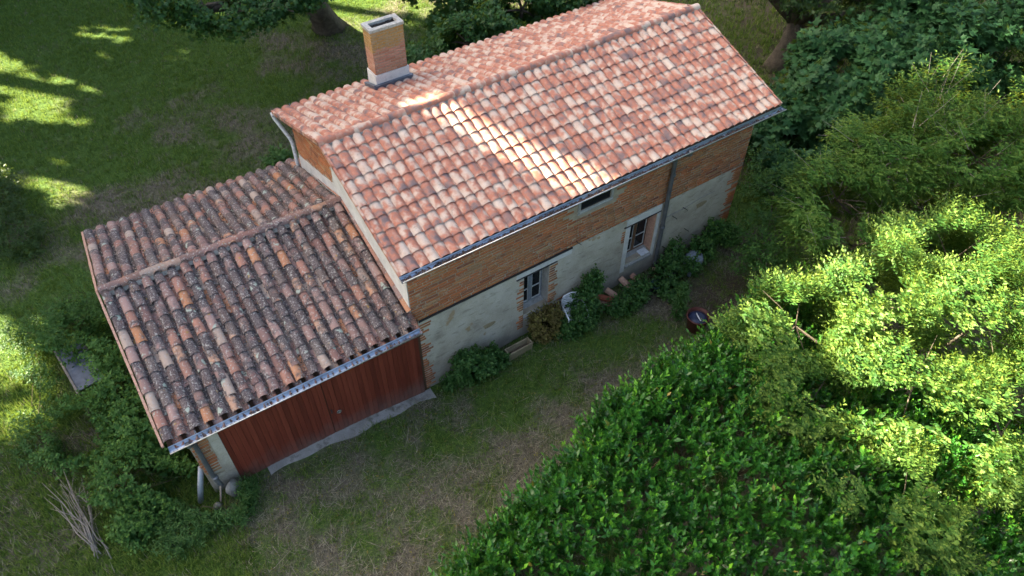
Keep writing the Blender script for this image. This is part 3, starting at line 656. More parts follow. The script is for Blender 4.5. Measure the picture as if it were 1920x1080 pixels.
for (E0, U, NN, L) in ((GE, Ugf, Ngf, Lgf), (GB, Ugb, Ngb, Lgb)):          # pale mortared verge
    for k in range(9):
        a = Vector((-4.668, *E0))+U*(k*L/9)-NN*.07; b = Vector((-4.668, *E0))+U*((k+1)*L/9-.008)-NN*.07
        g = G(); g.bar(a, b, .035+random.random()*.01, .07, NN); part('verge_piece', g, M['claypale'], groof)
for (E0, U, NN, L) in ((GE, Ugf, Ngf, Lgf), (GB, Ugb, Ngb, Lgb)):          # fillet of flat clay pieces against the house gable
    for k in range(9):
        a = Vector((.215, *E0))+U*(.35+k*(L-.45)/9)+NN*.02; b = Vector((.215, *E0))+U*(.35+(k+1)*(L-.45)/9+.05)+NN*.005
        g = G(); g.bar(a, b, .10, .025, NN+Vector((-.55, 0, 0)), random.random()); part('fillet_tile', g, M['claybrown'] if random.random() < .6 else pm, groof)
# debris of moss and twigs in the valleys
g = G()
for i in range(5200):
    sd = random.random() < .62; E0, U, NN, L = (GE, Ugf, Ngf, Lgf) if sd else (GB, Ugb, Ngb, Lgb)
    x = X0+(random.randrange(20)+.5)*PIT+random.gauss(0, .035); t = random.random()*L
    p = Vector((x, *E0))+U*t-NN*(.088-random.random()*.035-.9*abs(((x-X0)/PIT-.5) % 1-.0 if 0 else 0)); s = random.uniform(.006, .02); a = random.random()*6.28
    A = Vector((math.cos(a), math.sin(a)*.9, .3*math.sin(a)))*s; B = Vector((-math.sin(a), math.cos(a)*.9, .3*math.cos(a)))*s*.7
    g.add([p-A, p+B, p+A, p-B, p+NN*s], [(0,1,4),(1,2,4),(2,3,4),(3,0,4)], random.random())
q = part('moss_and_litter', g, mat_plain('roof_moss', (0.075, 0.068, 0.055), .95, var=.7, fine=9), groof); q['kind'] = 'stuff'
# walls
DX0, DX1, DZ = -3.83, .372, 2.25; FY = .33
g = G(); g.box(-4.36, DX0-.0, FY+.01, FY+.3, -.3, 2.33); g.box(DX0, .255, FY+.05, FY+.3, DZ, 2.33); wf = part('front_wall', g, M['mortar'], gar)
g = G(); g.box(-4.36, -4.06, FY+.301, 6.0, -.3, 2.33); g.box(-4.0601, .25, 5.75, 6.0, -.3, 2.33); part('side_wall', g, M['mortar'], gar)
g = G(); g.add([(x, y, z) for x in (-4.35, -4.1) for y, z in ((FY+.1, 2.331), (5.9, 2.331), (3.22, 3.2))], [(0,2,1),(3,4,5),(0,1,4,3),(1,2,5,4),(2,0,3,5)]); part('gable', g, M['mortar'], gar)
g = G(); g.box(-4.02, DX0-.002, FY-.004, FY+.0098, -.1, 2.2); g.box(-4.3, -4.021, FY-.002, FY+.0098, -.05, .55); g.box(-4.28, -4.021, FY-.001, FY+.0098, .62, .98); part('plaster_coat', g, M['plaster'], wf)
gb = []
for k in range(24):
    z = .08+k*.092
    if z > 2.2: break
    if (.05 < z < .54 or .60 < z < .98) and random.random() < .8: continue
    gb.append(brick_rec((-4.19+random.gauss(0, .01), FY-.004, z), random.uniform(.26, .33), .062, .03))
lay('brick', gb, BG, M['brick'], wf, 40, 'bricks')
# plank doors
door = part('door', (lambda g: (g.box(DX0, DX1, FY+.035, FY+.049, -.22, DZ), g)[-1])(G()), M['timber'], gar); door['label'] = 'pair of red stained vertical plank doors'
pl = []
for i in range(6):
    g = G(); w, h = .0975, 2.45
    g.add([(0, .004, 0), (.006, 0, 0), (w-.006, 0, 0), (w, .004, 0), (0, .004, h), (.006, 0, h), (w-.006, 0, h), (w, .004, h), (0, .03, 0), (w, .03, 0), (w, .03, h), (0, .03, h)],
          [(0,1,5,4),(1,2,6,5),(2,3,7,6),(3,9,10,7),(8,0,4,11),(4,5,6,7,10,11),(8,9,3,2,1,0)], i/6); me = g.mesh('plank'); me.materials.append(M['door']); pl.append(me)
x = DX0+.004; i = 0
while x+.0975 < DX1+.03:
    if abs(x+.05+1.72) < .05: x += .016
    o = link('plank', random.choice(pl), None, door); o.matrix_basis = Matrix.Translation((x, FY+random.gauss(0, .0022), -.215)); x += .1005; i += 1
g = G(); g.lathe([(.030, 0), (.052, .004), (.055, .012), (.045, .016), (.034, .012), (.03, .008)], n=20); ho = part('ring_handle', g, M['steel'], door, True); ho.matrix_basis = Matrix.Translation((-1.62, FY-.004, .66)) @ Matrix.Rotation(PI/2, 4, 'X')
g = G(); g.box(-1.775, -1.75, FY-.006, FY, .70, .84); part('lock_plate', g, M['iron'], door)
gutter(gar, -4.60, .24, -.065, 2.415, 2.44, .08, 90)
pipe_part('downpipe', [(-4.30, -.06, 2.36), (-4.30, -.06, 2.28), (-4.27, .12, 2.05), (-4.25, FY-.065, 1.9), (-4.25, FY-.065, 1.75), (-4.245, FY-.065, .62), (-4.22, FY-.09, .5), (-4.19, FY-.14, .36)], .047, M['pipe'], gar, (.60,))
gutter(gar, -4.72, .2, 6.42, 2.28, 2.27, .07)
# concrete apron in front of the doors
g = G(); n = 30; vs = []
for i in range(n+1):
    t = i/n; x = -3.3+3.75*t; e = .17-.12*t+.04*math.sin(9*t)+.03*math.sin(23*t)
    z = float(ground_z(x, .1))+.022
    vs += [(x, .35-.0184*x, z), (x, e+.02, z-.006), (x, e, z-.09)]
fs = []
for i in range(n): a = 3*i; fs += [(a, a+1, a+4, a+3), (a+1, a+2, a+5, a+4)]
g.add(vs, fs); ap = part('concrete_apron', g, M['slab']); ap['kind'] = 'structure'

# ------------------------------------------------------------------ foliage machinery
def T_(vs, fs): return np.array(vs, float), np.array(fs, int)
OVATE = T_([(0,0,0), (-.24,.42,.05), (.24,.42,.05), (0,.45,-.01), (0,1,-.07)], [(0,2,3), (0,3,1), (3,2,4), (3,4,1)])
BROAD = T_([(0,0,0), (-.36,.40,.07), (.36,.40,.07), (0,.45,-.02), (0,1,-.10)], [(0,2,3), (0,3,1), (3,2,4), (3,4,1)])
LANCE = T_([(0,0,0), (-.13,.42,.03), (.13,.42,.03), (0,1,-.16)], [(0,2,3), (0,3,1)])
_st = []
for a, rr in ((-150,.35), (-105,.62), (-75,.42), (-48,.92), (-24,.50), (0,1.05), (24,.50), (48,.92), (75,.42), (105,.62), (150,.35)):
    _st.append((rr*math.sin(math.radians(a))*.62, .30+rr*math.cos(math.radians(a))*.68, .05*math.cos(math.radians(a*3))-.10*rr))
PALM = T_([(0,.28,.03)]+_st, [(0,i,i+1) for i in range(1, 11)]+[(0,11,1)])
_sm = []
for a, rr in ((-140,.35), (-70,.85), (-38,.45), (0,1.0), (38,.45), (70,.85), (140,.35)):
    _sm.append((rr*math.sin(math.radians(a))*.6, .3+rr*math.cos(math.radians(a))*.66, -.12*rr))
MAPLE = T_([(0,.25,.03)]+_sm, [(0,i,i+1) for i in range(1, 7)]+[(0,7,1)])
CARD = T_([(-.5,0,0), (.5,.1,.1), (.42,1,0), (-.4,.9,-.1)], [(0,1,2), (0,2,3)])
def leaves(name, tpl, pos, dy, nz, size, rnd, tip, mat, parent=None, wid=1.0):
    V, F = tpl; n = len(pos); dy = nrmz(dy); x = nrmz(np.cross(dy, nz)); z = np.cross(x, dy)
    P = pos[:, None, :] + size[:, None, None]*(x[:, None, :]*V[None, :, 0:1]*wid + dy[:, None, :]*V[None, :, 1:2] + z[:, None, :]*V[None, :, 2:3])
    FF = (F[None] + (np.arange(n)*len(V))[:, None, None]).reshape(-1, 3)
    me = npmesh(name, P.reshape(-1, 3), FF, np.repeat(rnd, len(V)), np.repeat(tip, len(V)))
    return link(name, me, mat, parent)
def shoots(base, d, ln, k, size, spread=1.0, droop=0.0, mode='spiral', sz_jit=.25):
    """k leaves on each shoot; returns pos, dir, normal, size, rnd, tip"""
    n = len(base); d = nrmz(d); ref = np.where(np.abs(d[:, 2:3]) > .8, [[1., 0, 0]], [[0, 0, 1.]]); e1 = nrmz(np.cross(d, ref)); e2 = np.cross(d, e1)
    O = [[] for _ in range(6)]; ph = RNG.random(n)*6.283; sr = RNG.random(n)
    for j in range(k):
        t = (j+.5)/k
        if mode == 'spiral': a = ph + j*2.399
        else: a = np.where(RNG.random(n) < .5, 0, 0) + (j % 2)*PI + RNG.normal(0, .25, n)
        rad = e1*np.cos(a)[:, None] + e2*np.sin(a)[:, None]
        open_ = spread*(1.15-.75*t)
        ld = nrmz(d*(1-open_*.55) + rad*open_ + RNG.normal(0, .16, (n, 3)))
        ld[:, 2] -= droop*(.5+RNG.random(n)); ld = nrmz(ld)
        nz = d*1.0 - rad*.25 + np.array([0, 0, .35]) + RNG.normal(0, .18, (n, 3))
        O[0].append(base + d*(ln*t)[:, None]); O[1].append(ld); O[2].append(nz)
        O[3].append(size*(1-.35*t*t)*(1+RNG.normal(0, sz_jit, n)).clip(.4, 1.6))
        O[4].append(np.clip(sr*.6+RNG.random(n)*.4, 0, 1)); O[5].append(np.full(n, max(0, (t-.55)/.45))*(.35+.65*sr))
    return [np.concatenate(o) for o in O]
def shell(lobes, n, inner=.55, gap=-.45, gs=1.3, zmin=.05, bottom=True):
    """points in the outer part of a union of ellipsoids with uneven gaps; also the outward direction"""
    vol = np.array([l[1][0]*l[1][1]+l[1][1]*l[1][2]+l[1][0]*l[1][2] for l in lobes]); pr = vol**.55; pr = pr/pr.sum()
    P = []; D = []; got = 0
    while got < n:
        m = int(n*1.6); w = RNG.choice(len(lobes), m, p=pr); c = np.array([l[0] for l in lobes])[w]; r = np.array([l[1] for l in lobes])[w]
        u = nrmz(RNG.normal(0, 1, (m, 3))); q = inner+(1-inner)*RNG.random(m)**.6
        wob = 1+.30*snoise(u[:, 0]*2+w*3, u[:, 1]*2, u[:, 2]*2, 1.6)
        p = c+u*r*(q*wob)[:, None]; keep = (p[:, 2] > zmin) & (snoise(p[:, 0], p[:, 1], p[:, 2], gs) > gap)
        if not bottom: keep &= (u[:, 2] > -.35)
        for (lc, lr) in lobes:
            keep &= (np.linalg.norm((p-np.array(lc))/(np.array(lr)*.62), axis=1) > 1)
        P.append(p[keep]); D.append(nrmz(u/r)[keep]); got += keep.sum()
        if got == 0: break
    P = np.concatenate(P)[:n]; D = np.concatenate(D)[:n]; return P, D
def limbs(g, base, lobes, r0, fork=.35, n=7):
    b = Vector(base); cen = sum((Vector(l[0]) for l in lobes), Vector())/len(lobes); f = b.lerp(cen, fork); f.x += random.gauss(0, .1)
    g.tube([b+Vector((0,0,-.15)), b.lerp(f, .15), b.lerp(f, .5)+Vector((random.gauss(0,.05), random.gauss(0,.05), 0)), f], [r0*1.5, r0*1.05, r0*.9, r0*.8], n)
    for (c, r) in lobes:
        c = Vector(c); mid = f.lerp(c, .5)+Vector((random.gauss(0,.15), random.gauss(0,.15), random.gauss(0,.1)))
        g.tube([f, mid, c], [r0*.6, r0*.4, r0*.22], 6)
        for _ in range(5):
            u = Vector((random.gauss(0,1), random.gauss(0,1), random.gauss(.3,.8))).normalized()
            e = c+Vector((u.x*r[0], u.y*r[1], u.z*r[2]))*.85
            g.tube([c, c.lerp(e, .5)+Vector((0,0,.06)), e], [r0*.2, r0*.12, r0*.04], 5)
def twigs(g, P, D, ln, r=.006, n=4):
    for p, d in zip(P, D):
        p = Vector(p); d = Vector(d); s = ln*random.uniform(.6, 1.2); k = Vector((random.gauss(0,.2), random.gauss(0,.2), random.gauss(0,.2)))
        g.tube([p-d*s*.5, p+k*s*.25, p+(d+k).normalized()*s*.6], [r*1.6, r, r*.4], n, False)
def plant(name, label, cat, base, lobes, n, k, leaf, size, mat, ln, stem_r=.02, spread=1.0, droop=0.0, upb=.5, group=None, mode='spiral', stem=None, gap=-.45, gs=1.3, inner=.55, wid=1.0, ntw=0, twr=.006, crown='crown', stemn='trunk', tip=1.0, zmin=.05):
    t = thing(name, base, label, cat, group); P, D = shell(lobes, n, inner, gap, gs, zmin)
    d = nrmz(D + np.array([0, 0, upb]) + RNG.normal(0, .35, D.shape))
    pos, dy, nz, sz, rn, tp = shoots(P-d*ln*.5, d, np.full(len(P), ln)*(1+RNG.normal(0, .25, len(P))).clip(.4, 1.7), k, size, spread, droop, mode)
    leaves(crown, leaf, pos, dy, nz, sz, rn, tp*tip, mat, t, wid)
    g = G(); limbs(g, base, lobes, stem_r); part(stemn, g, stem or M['bark'], t, True)
    if ntw:
        g = G(); twigs(g, P[:ntw], d[:ntw], ln*2.0, twr); q = part('twigs', g, M['twig'], t); q['kind'] = 'stuff'
    return t

# ------------------------------------------------------------------ grass
def scatter(n, x0, x1, y0, y1): return RNG.uniform(x0, x1, n), RNG.uniform(y0, y1, n)
def outside(x, y): return ~(in_house(x, y) | in_garage(x, y) | ((x > -3.3) & (x < .45) & (y > .12) & (y < .5)))
def grass(name, x, y, h, nb, wid, dry, lean=.45):
    n = len(x); z = ground_z(x, y); B = np.stack([x, y, z], 1)
    Pb = np.repeat(B, nb, 0) + np.concatenate([RNG.normal(0, .045, (n*nb, 2)), np.zeros((n*nb, 1))], 1)
    hh = np.repeat(h, nb)*RNG.uniform(.5, 1.25, n*nb); a = RNG.random(n*nb)*6.283; l = RNG.normal(0, lean, n*nb)
    top = Pb + np.stack([np.cos(a)*l*hh, np.sin(a)*l*hh, hh*np.cos(np.clip(l, -1.2, 1.2))], 1)
    s = np.stack([-np.sin(a), np.cos(a), np.zeros_like(a)], 1)*wid
    V = np.stack([Pb-s, Pb+s, top], 1).reshape(-1, 3)
    me = npmesh(name, V, np.arange(len(V)).reshape(-1, 3), np.repeat(RNG.random(n*nb), 3), np.repeat(np.repeat(dry, nb), 3))
    o = link(name, me, M['grass']); o['kind'] = 'stuff'; return o
def drymask(x, y, k=1.3, b=.0): return (RNG.random(len(x)) < np.clip((dryness(x, y)-.35)*k+b, 0.04, .96)).astype(float)
x, y = scatter(60000, -11, 12, 5.5, 27); kp = outside(x, y) & (RNG.random(len(x)) > bareness(x, y)*.8)
x, y = x[kp], y[kp]; hgt = .07+.05*RNG.random(len(x))+.05*np.clip(snoise(x, y, 0, .8, 9), 0, 1)
tag(grass('lawn_grass', x, y, hgt, 6, .008, drymask(x, y)), 'mown green and straw coloured grass behind the buildings', 'grass')
x, y = scatter(15000, -11, -4.2, -3, 6); kp = outside(x, y); x, y = x[kp], y[kp]
tag(grass('rough_grass', x, y, .11+.14*RNG.random(len(x)), 6, .008, drymask(x, y, .9), .6), 'rough long grass beside the garage', 'grass')
x, y = scatter(17000, -5, 9.6, -5, .4); kp = outside(x, y) & (RNG.random(len(x)) > bareness(x, y)*.9); x, y = x[kp], y[kp]
tag(grass('yard_grass', x, y, .035+.045*RNG.random(len(x)), 6, .006, drymask(x, y, 1.7, .05), .9), 'thin dry grass of the shaded yard', 'grass')
x, y = scatter(15000, -4.6, 9.4, -5, .3); kp = outside(x, y) & (RNG.random(len(x)) < np.clip(dryness(x, y)*1.5-.35, .05, 1)) & (RNG.random(len(x)) > bareness(x, y)*.7); x, y = x[kp], y[kp]
tag(grass('straw', x, y, .10+.12*RNG.random(len(x)), 3, .005, np.ones(len(x)), 1.25), 'pale dead grass stalks lying flat in the yard', 'straw')
x, y = scatter(900, -4.6, 9.0, -4.5, .2); kp = outside(x, y) & (dryness(x, y) < .62); x, y = x[kp], y[kp]
tag(grass('grass_tufts', x, y, .09+.08*RNG.random(len(x)), 14, .007, np.zeros(len(x)), .7), 'scattered green grass tufts in the yard', 'grass')
x, y = scatter(16000, 9.6, 26, -2, 14); tag(grass('undergrowth_grass', x, y, .10+.16*RNG.random(len(x)), 5, .012, drymask(x, y, .6), .5), 'long green grass under the trees behind the house', 'grass')

n = 1500; lx = RNG.uniform(-4.5, 9.2, n); ly = RNG.uniform(-4.6, .2, n); kp = outside(lx, ly); lx, ly = lx[kp], ly[kp]; n = len(lx)
q = leaves('fallen_leaves', OVATE, np.stack([lx, ly, ground_z(lx, ly)+.03+.03*RNG.random(n)], 1), np.concatenate([RNG.normal(0, 1, (n, 2)), RNG.normal(0, .2, (n, 1))], 1), np.concatenate([RNG.normal(0, .3, (n, 2)), np.ones((n, 1))], 1), RNG.uniform(.03, .075, n), RNG.random(n), np.zeros(n), M['wither'])
q['kind'] = 'stuff'; tag(q, 'scattered dry fallen leaves on the yard grass', 'leaves')
# ------------------------------------------------------------------ laurel hedge
def hedge_edge(x): return np.interp(x, [-3, -1.8, 0.2, 1.3, 2.9, 4.4, 6.0, 8.0], [-4.9, -4.35, -3.85, -3.6, -3.1, -3.05, -2.95, -2.6])
hx, hy = scatter(14500, -3.4, 7.8, -9.6, -2.5); e = hedge_edge(hx); kp = (hy < e) & (hx > -2.5-(hy+4.4)*.3*0); hx, hy, e = hx[kp], hy[kp], e[kp]
top = 2.35 + .28*snoise(hx, hy, 0, .75, 4) + .16*snoise(hx, hy, 0, 2.3, 2); dist = e-hy
rim = np.sqrt(np.clip(1-((.8-np.minimum(dist, .8))/.8)**2, 0, 1)); hz = top*(.42+.58*rim)
cl = snoise(hx, hy, 0, 6.5, 8); HP = np.stack([hx, hy, hz + .11*cl + RNG.normal(0, .05, len(hx)) - RNG.random(len(hx))**2*.45], 1); kp = (cl > -.25) | (RNG.random(len(hx)) < .25); HP, rim, hx = HP[kp], rim[kp], hx[kp]
dirs = nrmz(np.stack([RNG.normal(0, .25, len(hx)), .9*(1-rim)+RNG.normal(0, .25, len(hx)), np.full(len(hx), 1.)], 1))
sx = RNG.uniform(-3.2, 7.6, 3200); sz_ = RNG.uniform(.1, 1.7, 3200); SP = np.stack([sx, hedge_edge(sx)+RNG.normal(.02, .08, 3200)+.12*snoise(sx, sz_, 0, 2.2), sz_], 1)
HP = np.concatenate([HP, SP]); dirs = np.concatenate([dirs, nrmz(np.stack([RNG.normal(0, .3, 3200), np.full(3200, .8), np.full(3200, .7)], 1))])
hedge = thing('laurel_hedge', (2.0, -6, 0), 'broad glossy dark green laurel hedge in the foreground', 'hedge')
lead = RNG.random(len(HP)) < .22; HP[lead] += dirs[lead]*RNG.uniform(.06, .22, lead.sum())[:, None]
pos, dy, nz, sz, rn, tp = shoots(HP-dirs*.16, dirs, np.where(lead, RNG.uniform(.32, .5, len(HP)), RNG.uniform(.16, .30, len(HP))), 10, .122, .60, 0.0, sz_jit=.25)
tp = tp*np.tile(np.where(lead, 1.25, .45), 10); tp = np.clip(tp, 0, 1)
patch = np.clip(.5+.6*snoise(pos[:, 0], pos[:, 1], pos[:, 2], 1.9, 5), 0.15, 1)
leaves('foliage', OVATE, pos, dy, nz, sz, rn, tp*.95*patch, M['laurel'], hedge, 1.05)
g = G()
for i in range(70):
    a = random.uniform(-2.6, 7.2); b = float(hedge_edge(a))-random.uniform(.4, 4.5)
    g.tube([(a, b, -.1), (a+random.gauss(0,.1), b+random.gauss(0,.1), .9), (a+random.gauss(0,.3), b+random.gauss(0,.3), 2.0)], [.035, .028, .01], 5)
q = part('stems', g, M['twigb'], hedge); q['kind'] = 'stuff'

# ------------------------------------------------------------------ trees and shrubs in view
plant('ash_tree', 'bushy ash tree with sunlit yellow green leaves right of the laurel hedge', 'tree', (7.9, -6.0, 0),
      [((6.1, -4.15, 2.75), (1.25, 1.1, 1.0)), ((7.4, -4.9, 3.2), (1.3, 1.2, 1.2)), ((8.4, -6.2, 3.5), (1.5, 1.4, 1.3)), ((6.6, -6.3, 2.9), (1.3, 1.2, 1.1)), ((7.2, -7.7, 2.7), (1.5, 1.3, 1.1)), ((9.5, -4.9, 3.2), (1.3, 1.3, 1.1)), ((8.9, -7.8, 2.9), (1.5, 1.3, 1.2)), ((5.2, -5.4, 2.4), (1.0, 1.0, .8)), ((4.9, -7.6, 2.3), (1.2, 1.2, .9))],
      12500, 9, OVATE, .092, M['ash'], .34, .09, 1.0, .12, .35, mode='alt', wid=.95, gap=-.14, gs=1.9, tip=.75)
plant('cherry_tree', 'cherry tree with drooping narrow olive leaves and bare grey twigs behind the ash', 'tree', (11.8, -2.4, 0),
      [((10.0, -2.0, 2.5), (1.2, 1.1, 1.1)), ((11.3, -2.2, 3.2), (1.4, 1.3, 1.2)), ((12.6, -3.4, 3.4), (1.5, 1.4, 1.2)), ((11.0, -3.6, 2.7), (1.3, 1.2, 1.0)), ((13.2, -1.8, 3.2), (1.4, 1.3, 1.2)), ((9.3, -3.1, 2.3), (1.0, .9, .8)), ((14.2, -4.0, 3.6), (1.5, 1.5, 1.3))],
      7000, 9, OVATE, .135, M['cherry'], .40, .10, .9, .45, .25, mode='alt', wid=.62, gap=-.25, ntw=340, twr=.005)
plant('fig_tree', 'spreading fig tree with large lobed blue green leaves beyond the house corner', 'tree', (15.6, .9, 0),
      [((13.1, 1.9, 1.1), (1.2, 1.1, 1.0)), ((14.4, .9, 1.8), (1.4, 1.3, 1.2)), ((15.9, .9, 2.4), (1.5, 1.4, 1.2)), ((17.4, .2, 2.7), (1.6, 1.5, 1.2)), ((15.2, 2.3, 2.0), (1.3, 1.2, 1.1)), ((12.1, .5, .8), (.9, .9, .8)), ((19.2, -.4, 2.8), (1.6, 1.5, 1.3)), ((18.0, 1.6, 2.8), (1.5, 1.5, 1.2))],
      3400, 6, PALM, .28, M['fig'], .40, .10, 1.25, .10, .7, wid=1.0, gap=-.35)
plant('elder_shrub', 'dark elder shrub in the shade between the hedge and the fig', 'shrub', (10.2, -.6, 0),
      [((9.4, -1.0, .8), (.9, .8, .7)), ((10.6, -.2, .9), (1.0, .9, .8)), ((11.6, .6, .8), (.9, .9, .7)), ((8.5, -1.8, .9), (.8, .7, .7))], 1300, 8, OVATE, .085, M['bramble'], .30, .05, 1.0, .1, .5, stemn='stems')
plant('bamboo_shrub', 'feathery green shrub with thin leaves at the edge of the fig', 'shrub', (19.5, 2.2, 0),
      [((18.6, 3.0, 2.0), (1.2, 1.1, 1.2)), ((20.0, 2.2, 2.4), (1.5, 1.2, 1.3)), ((21.4, 1.2, 2.6), (1.6, 1.3, 1.3)), ((23.0, .2, 2.8), (1.8, 1.4, 1.4))], 2200, 9, LANCE, .17, M['weed'], .5, .06, .9, .35, .5, stemn='stems')
plant('walnut_tree', 'big dark tree with thick leaning trunk behind the right end of the house', 'tree', (16.9, 5.3, 0),
      [((16.9, 5.0, 2.8), (1.0, 1.0, .55)), ((17.5, 4.3, 2.7), (1.1, 1.0, .6)), ((18.6, 3.5, 2.3), (1.2, 1.1, .8)), ((20.2, 3.2, 2.2), (1.4, 1.3, 1.0)), ((20.2, 5.0, 2.4), (1.6, 1.5, 1.0)), ((16.2, 6.9, 3.0), (1.3, 1.3, .8)), ((17.2, 5.6, 4.9), (2.2, 2.0, 1.6)), ((19.0, 6.5, 4.4), (2.2, 2.0, 1.5)), ((20.0, 4.6, 4.0), (2.0, 1.8, 1.3)), ((17.0, 8.0, 5.2), (2.6, 2.4, 2.0)), ((22.0, 6.0, 4.2), (2.4, 2.2, 1.6)), ((20.0, 9.0, 5.4), (3.0, 2.6, 2.2)), ((18.3, 6.5, 7.0), (3.2, 3.0, 2.0))],
      6500, 8, OVATE, .15, M['dark'], .5, .36, 1.0, .2, .2, gap=-.35)
plant('maple_tree', 'maple tree pressing against the back eave of the pink tile roof', 'tree', (9.2, 10.4, 0),
      [((4.9, 8.0, 2.3), (.9, .8, .9)), ((5.6, 8.6, 1.6), (1.1, 1.0, 1.0)), ((6.0, 7.4, 3.2), (.95, .75, .85)), ((7.5, 7.1, 3.9), (1.1, .85, .75)), ((8.9, 6.8, 4.3), (1.0, .75, .55)), ((10.2, 7.3, 4.2), (1.2, 1.0, .9)), ((7.4, 9.3, 2.2), (1.5, 1.3, 1.3)), ((8.4, 10.0, 4.6), (2.0, 1.8, 1.4)), ((10.6, 9.2, 4.2), (1.6, 1.5, 1.2)), ((6.8, 10.2, 3.6), (1.5, 1.5, 1.2)), ((4.9, 9.6, 1.2), (.9, .9, .8))],
      8200, 6, MAPLE, .16, M['maple'], .36, .2, 1.25, .25, .3, gap=-.22, gs=1.8)
plant('lime_tree', 'old tree with thick rough trunk on the lawn behind the chimney', 'tree', (5.25, 16.2, 0),
      [((.3, 11.6, 4.0), (.8, .7, .45)), ((1.1, 11.2, 3.9), (.8, .7, .45)), ((2.0, 10.9, 3.9), (.8, .7, .4)), ((2.9, 11.2, 4.0), (.8, .7, .4)), ((-.3, 12.2, 4.6), (1.2, 1.0, .7)), ((4.4, 12.4, 5.0), (1.5, 1.3, .9)), ((3.0, 16.0, 6.8), (2.6, 2.4, 2.0)), ((6.6, 15.6, 7.0), (2.8, 2.6, 2.2)), ((5.2, 18.6, 8.0), (3.2, 3.0, 2.6))],
      4600, 6, MAPLE, .17, M['maple'], .42, .48, 1.25, .25, .2, gap=-.3)
plant('seedling_shrub', 'leafy green shrub climbing at the back corner beside the white downpipe', 'shrub', (.3, 8.0, 0),
      [((-.2, 7.4, .7), (.6, .6, .6)), ((.5, 8.4, .6), (.7, .6, .5)), ((.2, 6.8, 1.0), (.4, .5, .7)), ((.9, 9.3, .5), (.5, .5, .4))], 520, 6, MAPLE, .14, M['weed'], .28, .02, 1.2, .1, .6, stemn='stems')
plant('lawn_bush', 'dark rounded bush on the lawn at the left edge', 'shrub', (-6.6, 11.0, 0),
      [((-6.7, 11.0, .5), (1.0, 1.3, .65)), ((-6.1, 10.0, .35), (.6, .8, .4)), ((-6.4, 12.2, .4), (.7, .8, .5))], 1100, 7, OVATE, .085, M['dark'], .25, .02, 1.0, .1, .8, stemn='stems')
# brambles and elder round the garage gable
for nm, lab, cat, base, lobes, n, lf, s_, mt in (
    ('bramble_thicket', 'tall bramble thicket against the left gable of the garage', 'bramble', (-5.3, 3.6, 0), [((-5.0, 4.6, .7), (.55, .8, .7)), ((-5.1, 3.4, .75), (.55, .8, .75)), ((-5.0, 2.2, .7), (.5, .8, .7)), ((-5.5, 5.8, .55), (.8, .8, .55))], 1500, BROAD, .085, 'bramble'),
    ('bramble_clump', 'wide low bramble clump at the garage corner above the cut branches', 'bramble', (-5.6, 1.2, 0), [((-5.4, 1.4, .5), (.9, .8, .55)), ((-6.2, 2.9, .4), (.8, .7, .45)), ((-5.0, .9, .4), (.6, .5, .45)), ((-5.7, .5, .25), (.5, .45, .3)), ((-5.9, 3.2, .4), (.7, .7, .5))], 1700, BROAD, .075, 'bramble'),
    ('false_acacia_sapling', 'pale feathery sapling with compound leaves above the slate board', 'sapling', (-5.4, 5.9, 0), [((-5.5, 5.5, .95), (.7, .6, .35)), ((-5.1, 6.3, .9), (.6, .6, .4)), ((-6.0, 6.2, .7), (.6, .5, .35))], 800, OVATE, .055, 'weed'),
    ('corner_weed', 'fine leaved green weeds growing round the garage pier', 'weeds', (-4.3, -.15, 0), [((-4.2, -.15, .18), (.45, .4, .22)), ((-4.7, .15, .2), (.45, .45, .25)), ((-3.9, .05, .12), (.3, .25, .18)), ((-5.1, -.05, .15), (.5, .5, .2))], 900, LANCE, .085, 'weed'),
    ('nettle_patch', 'low nettle patch between the brambles and the open lawn', 'weeds', (-6.9, 4.2, 0), [((-6.9, 3.6, .2), (.6, .9, .28)), ((-6.8, 5.0, .2), (.5, .7, .25)), ((-6.6, 6.6, .25), (.6, .8, .3))], 900, OVATE, .065, 'weed'),
):
    plant(nm, lab, cat, base, lobes, n, 7, lf, s_, M[mt], .22, .015, 1.05, .1, .7, stemn='stems', stem=M['twigb'], zmin=.02)
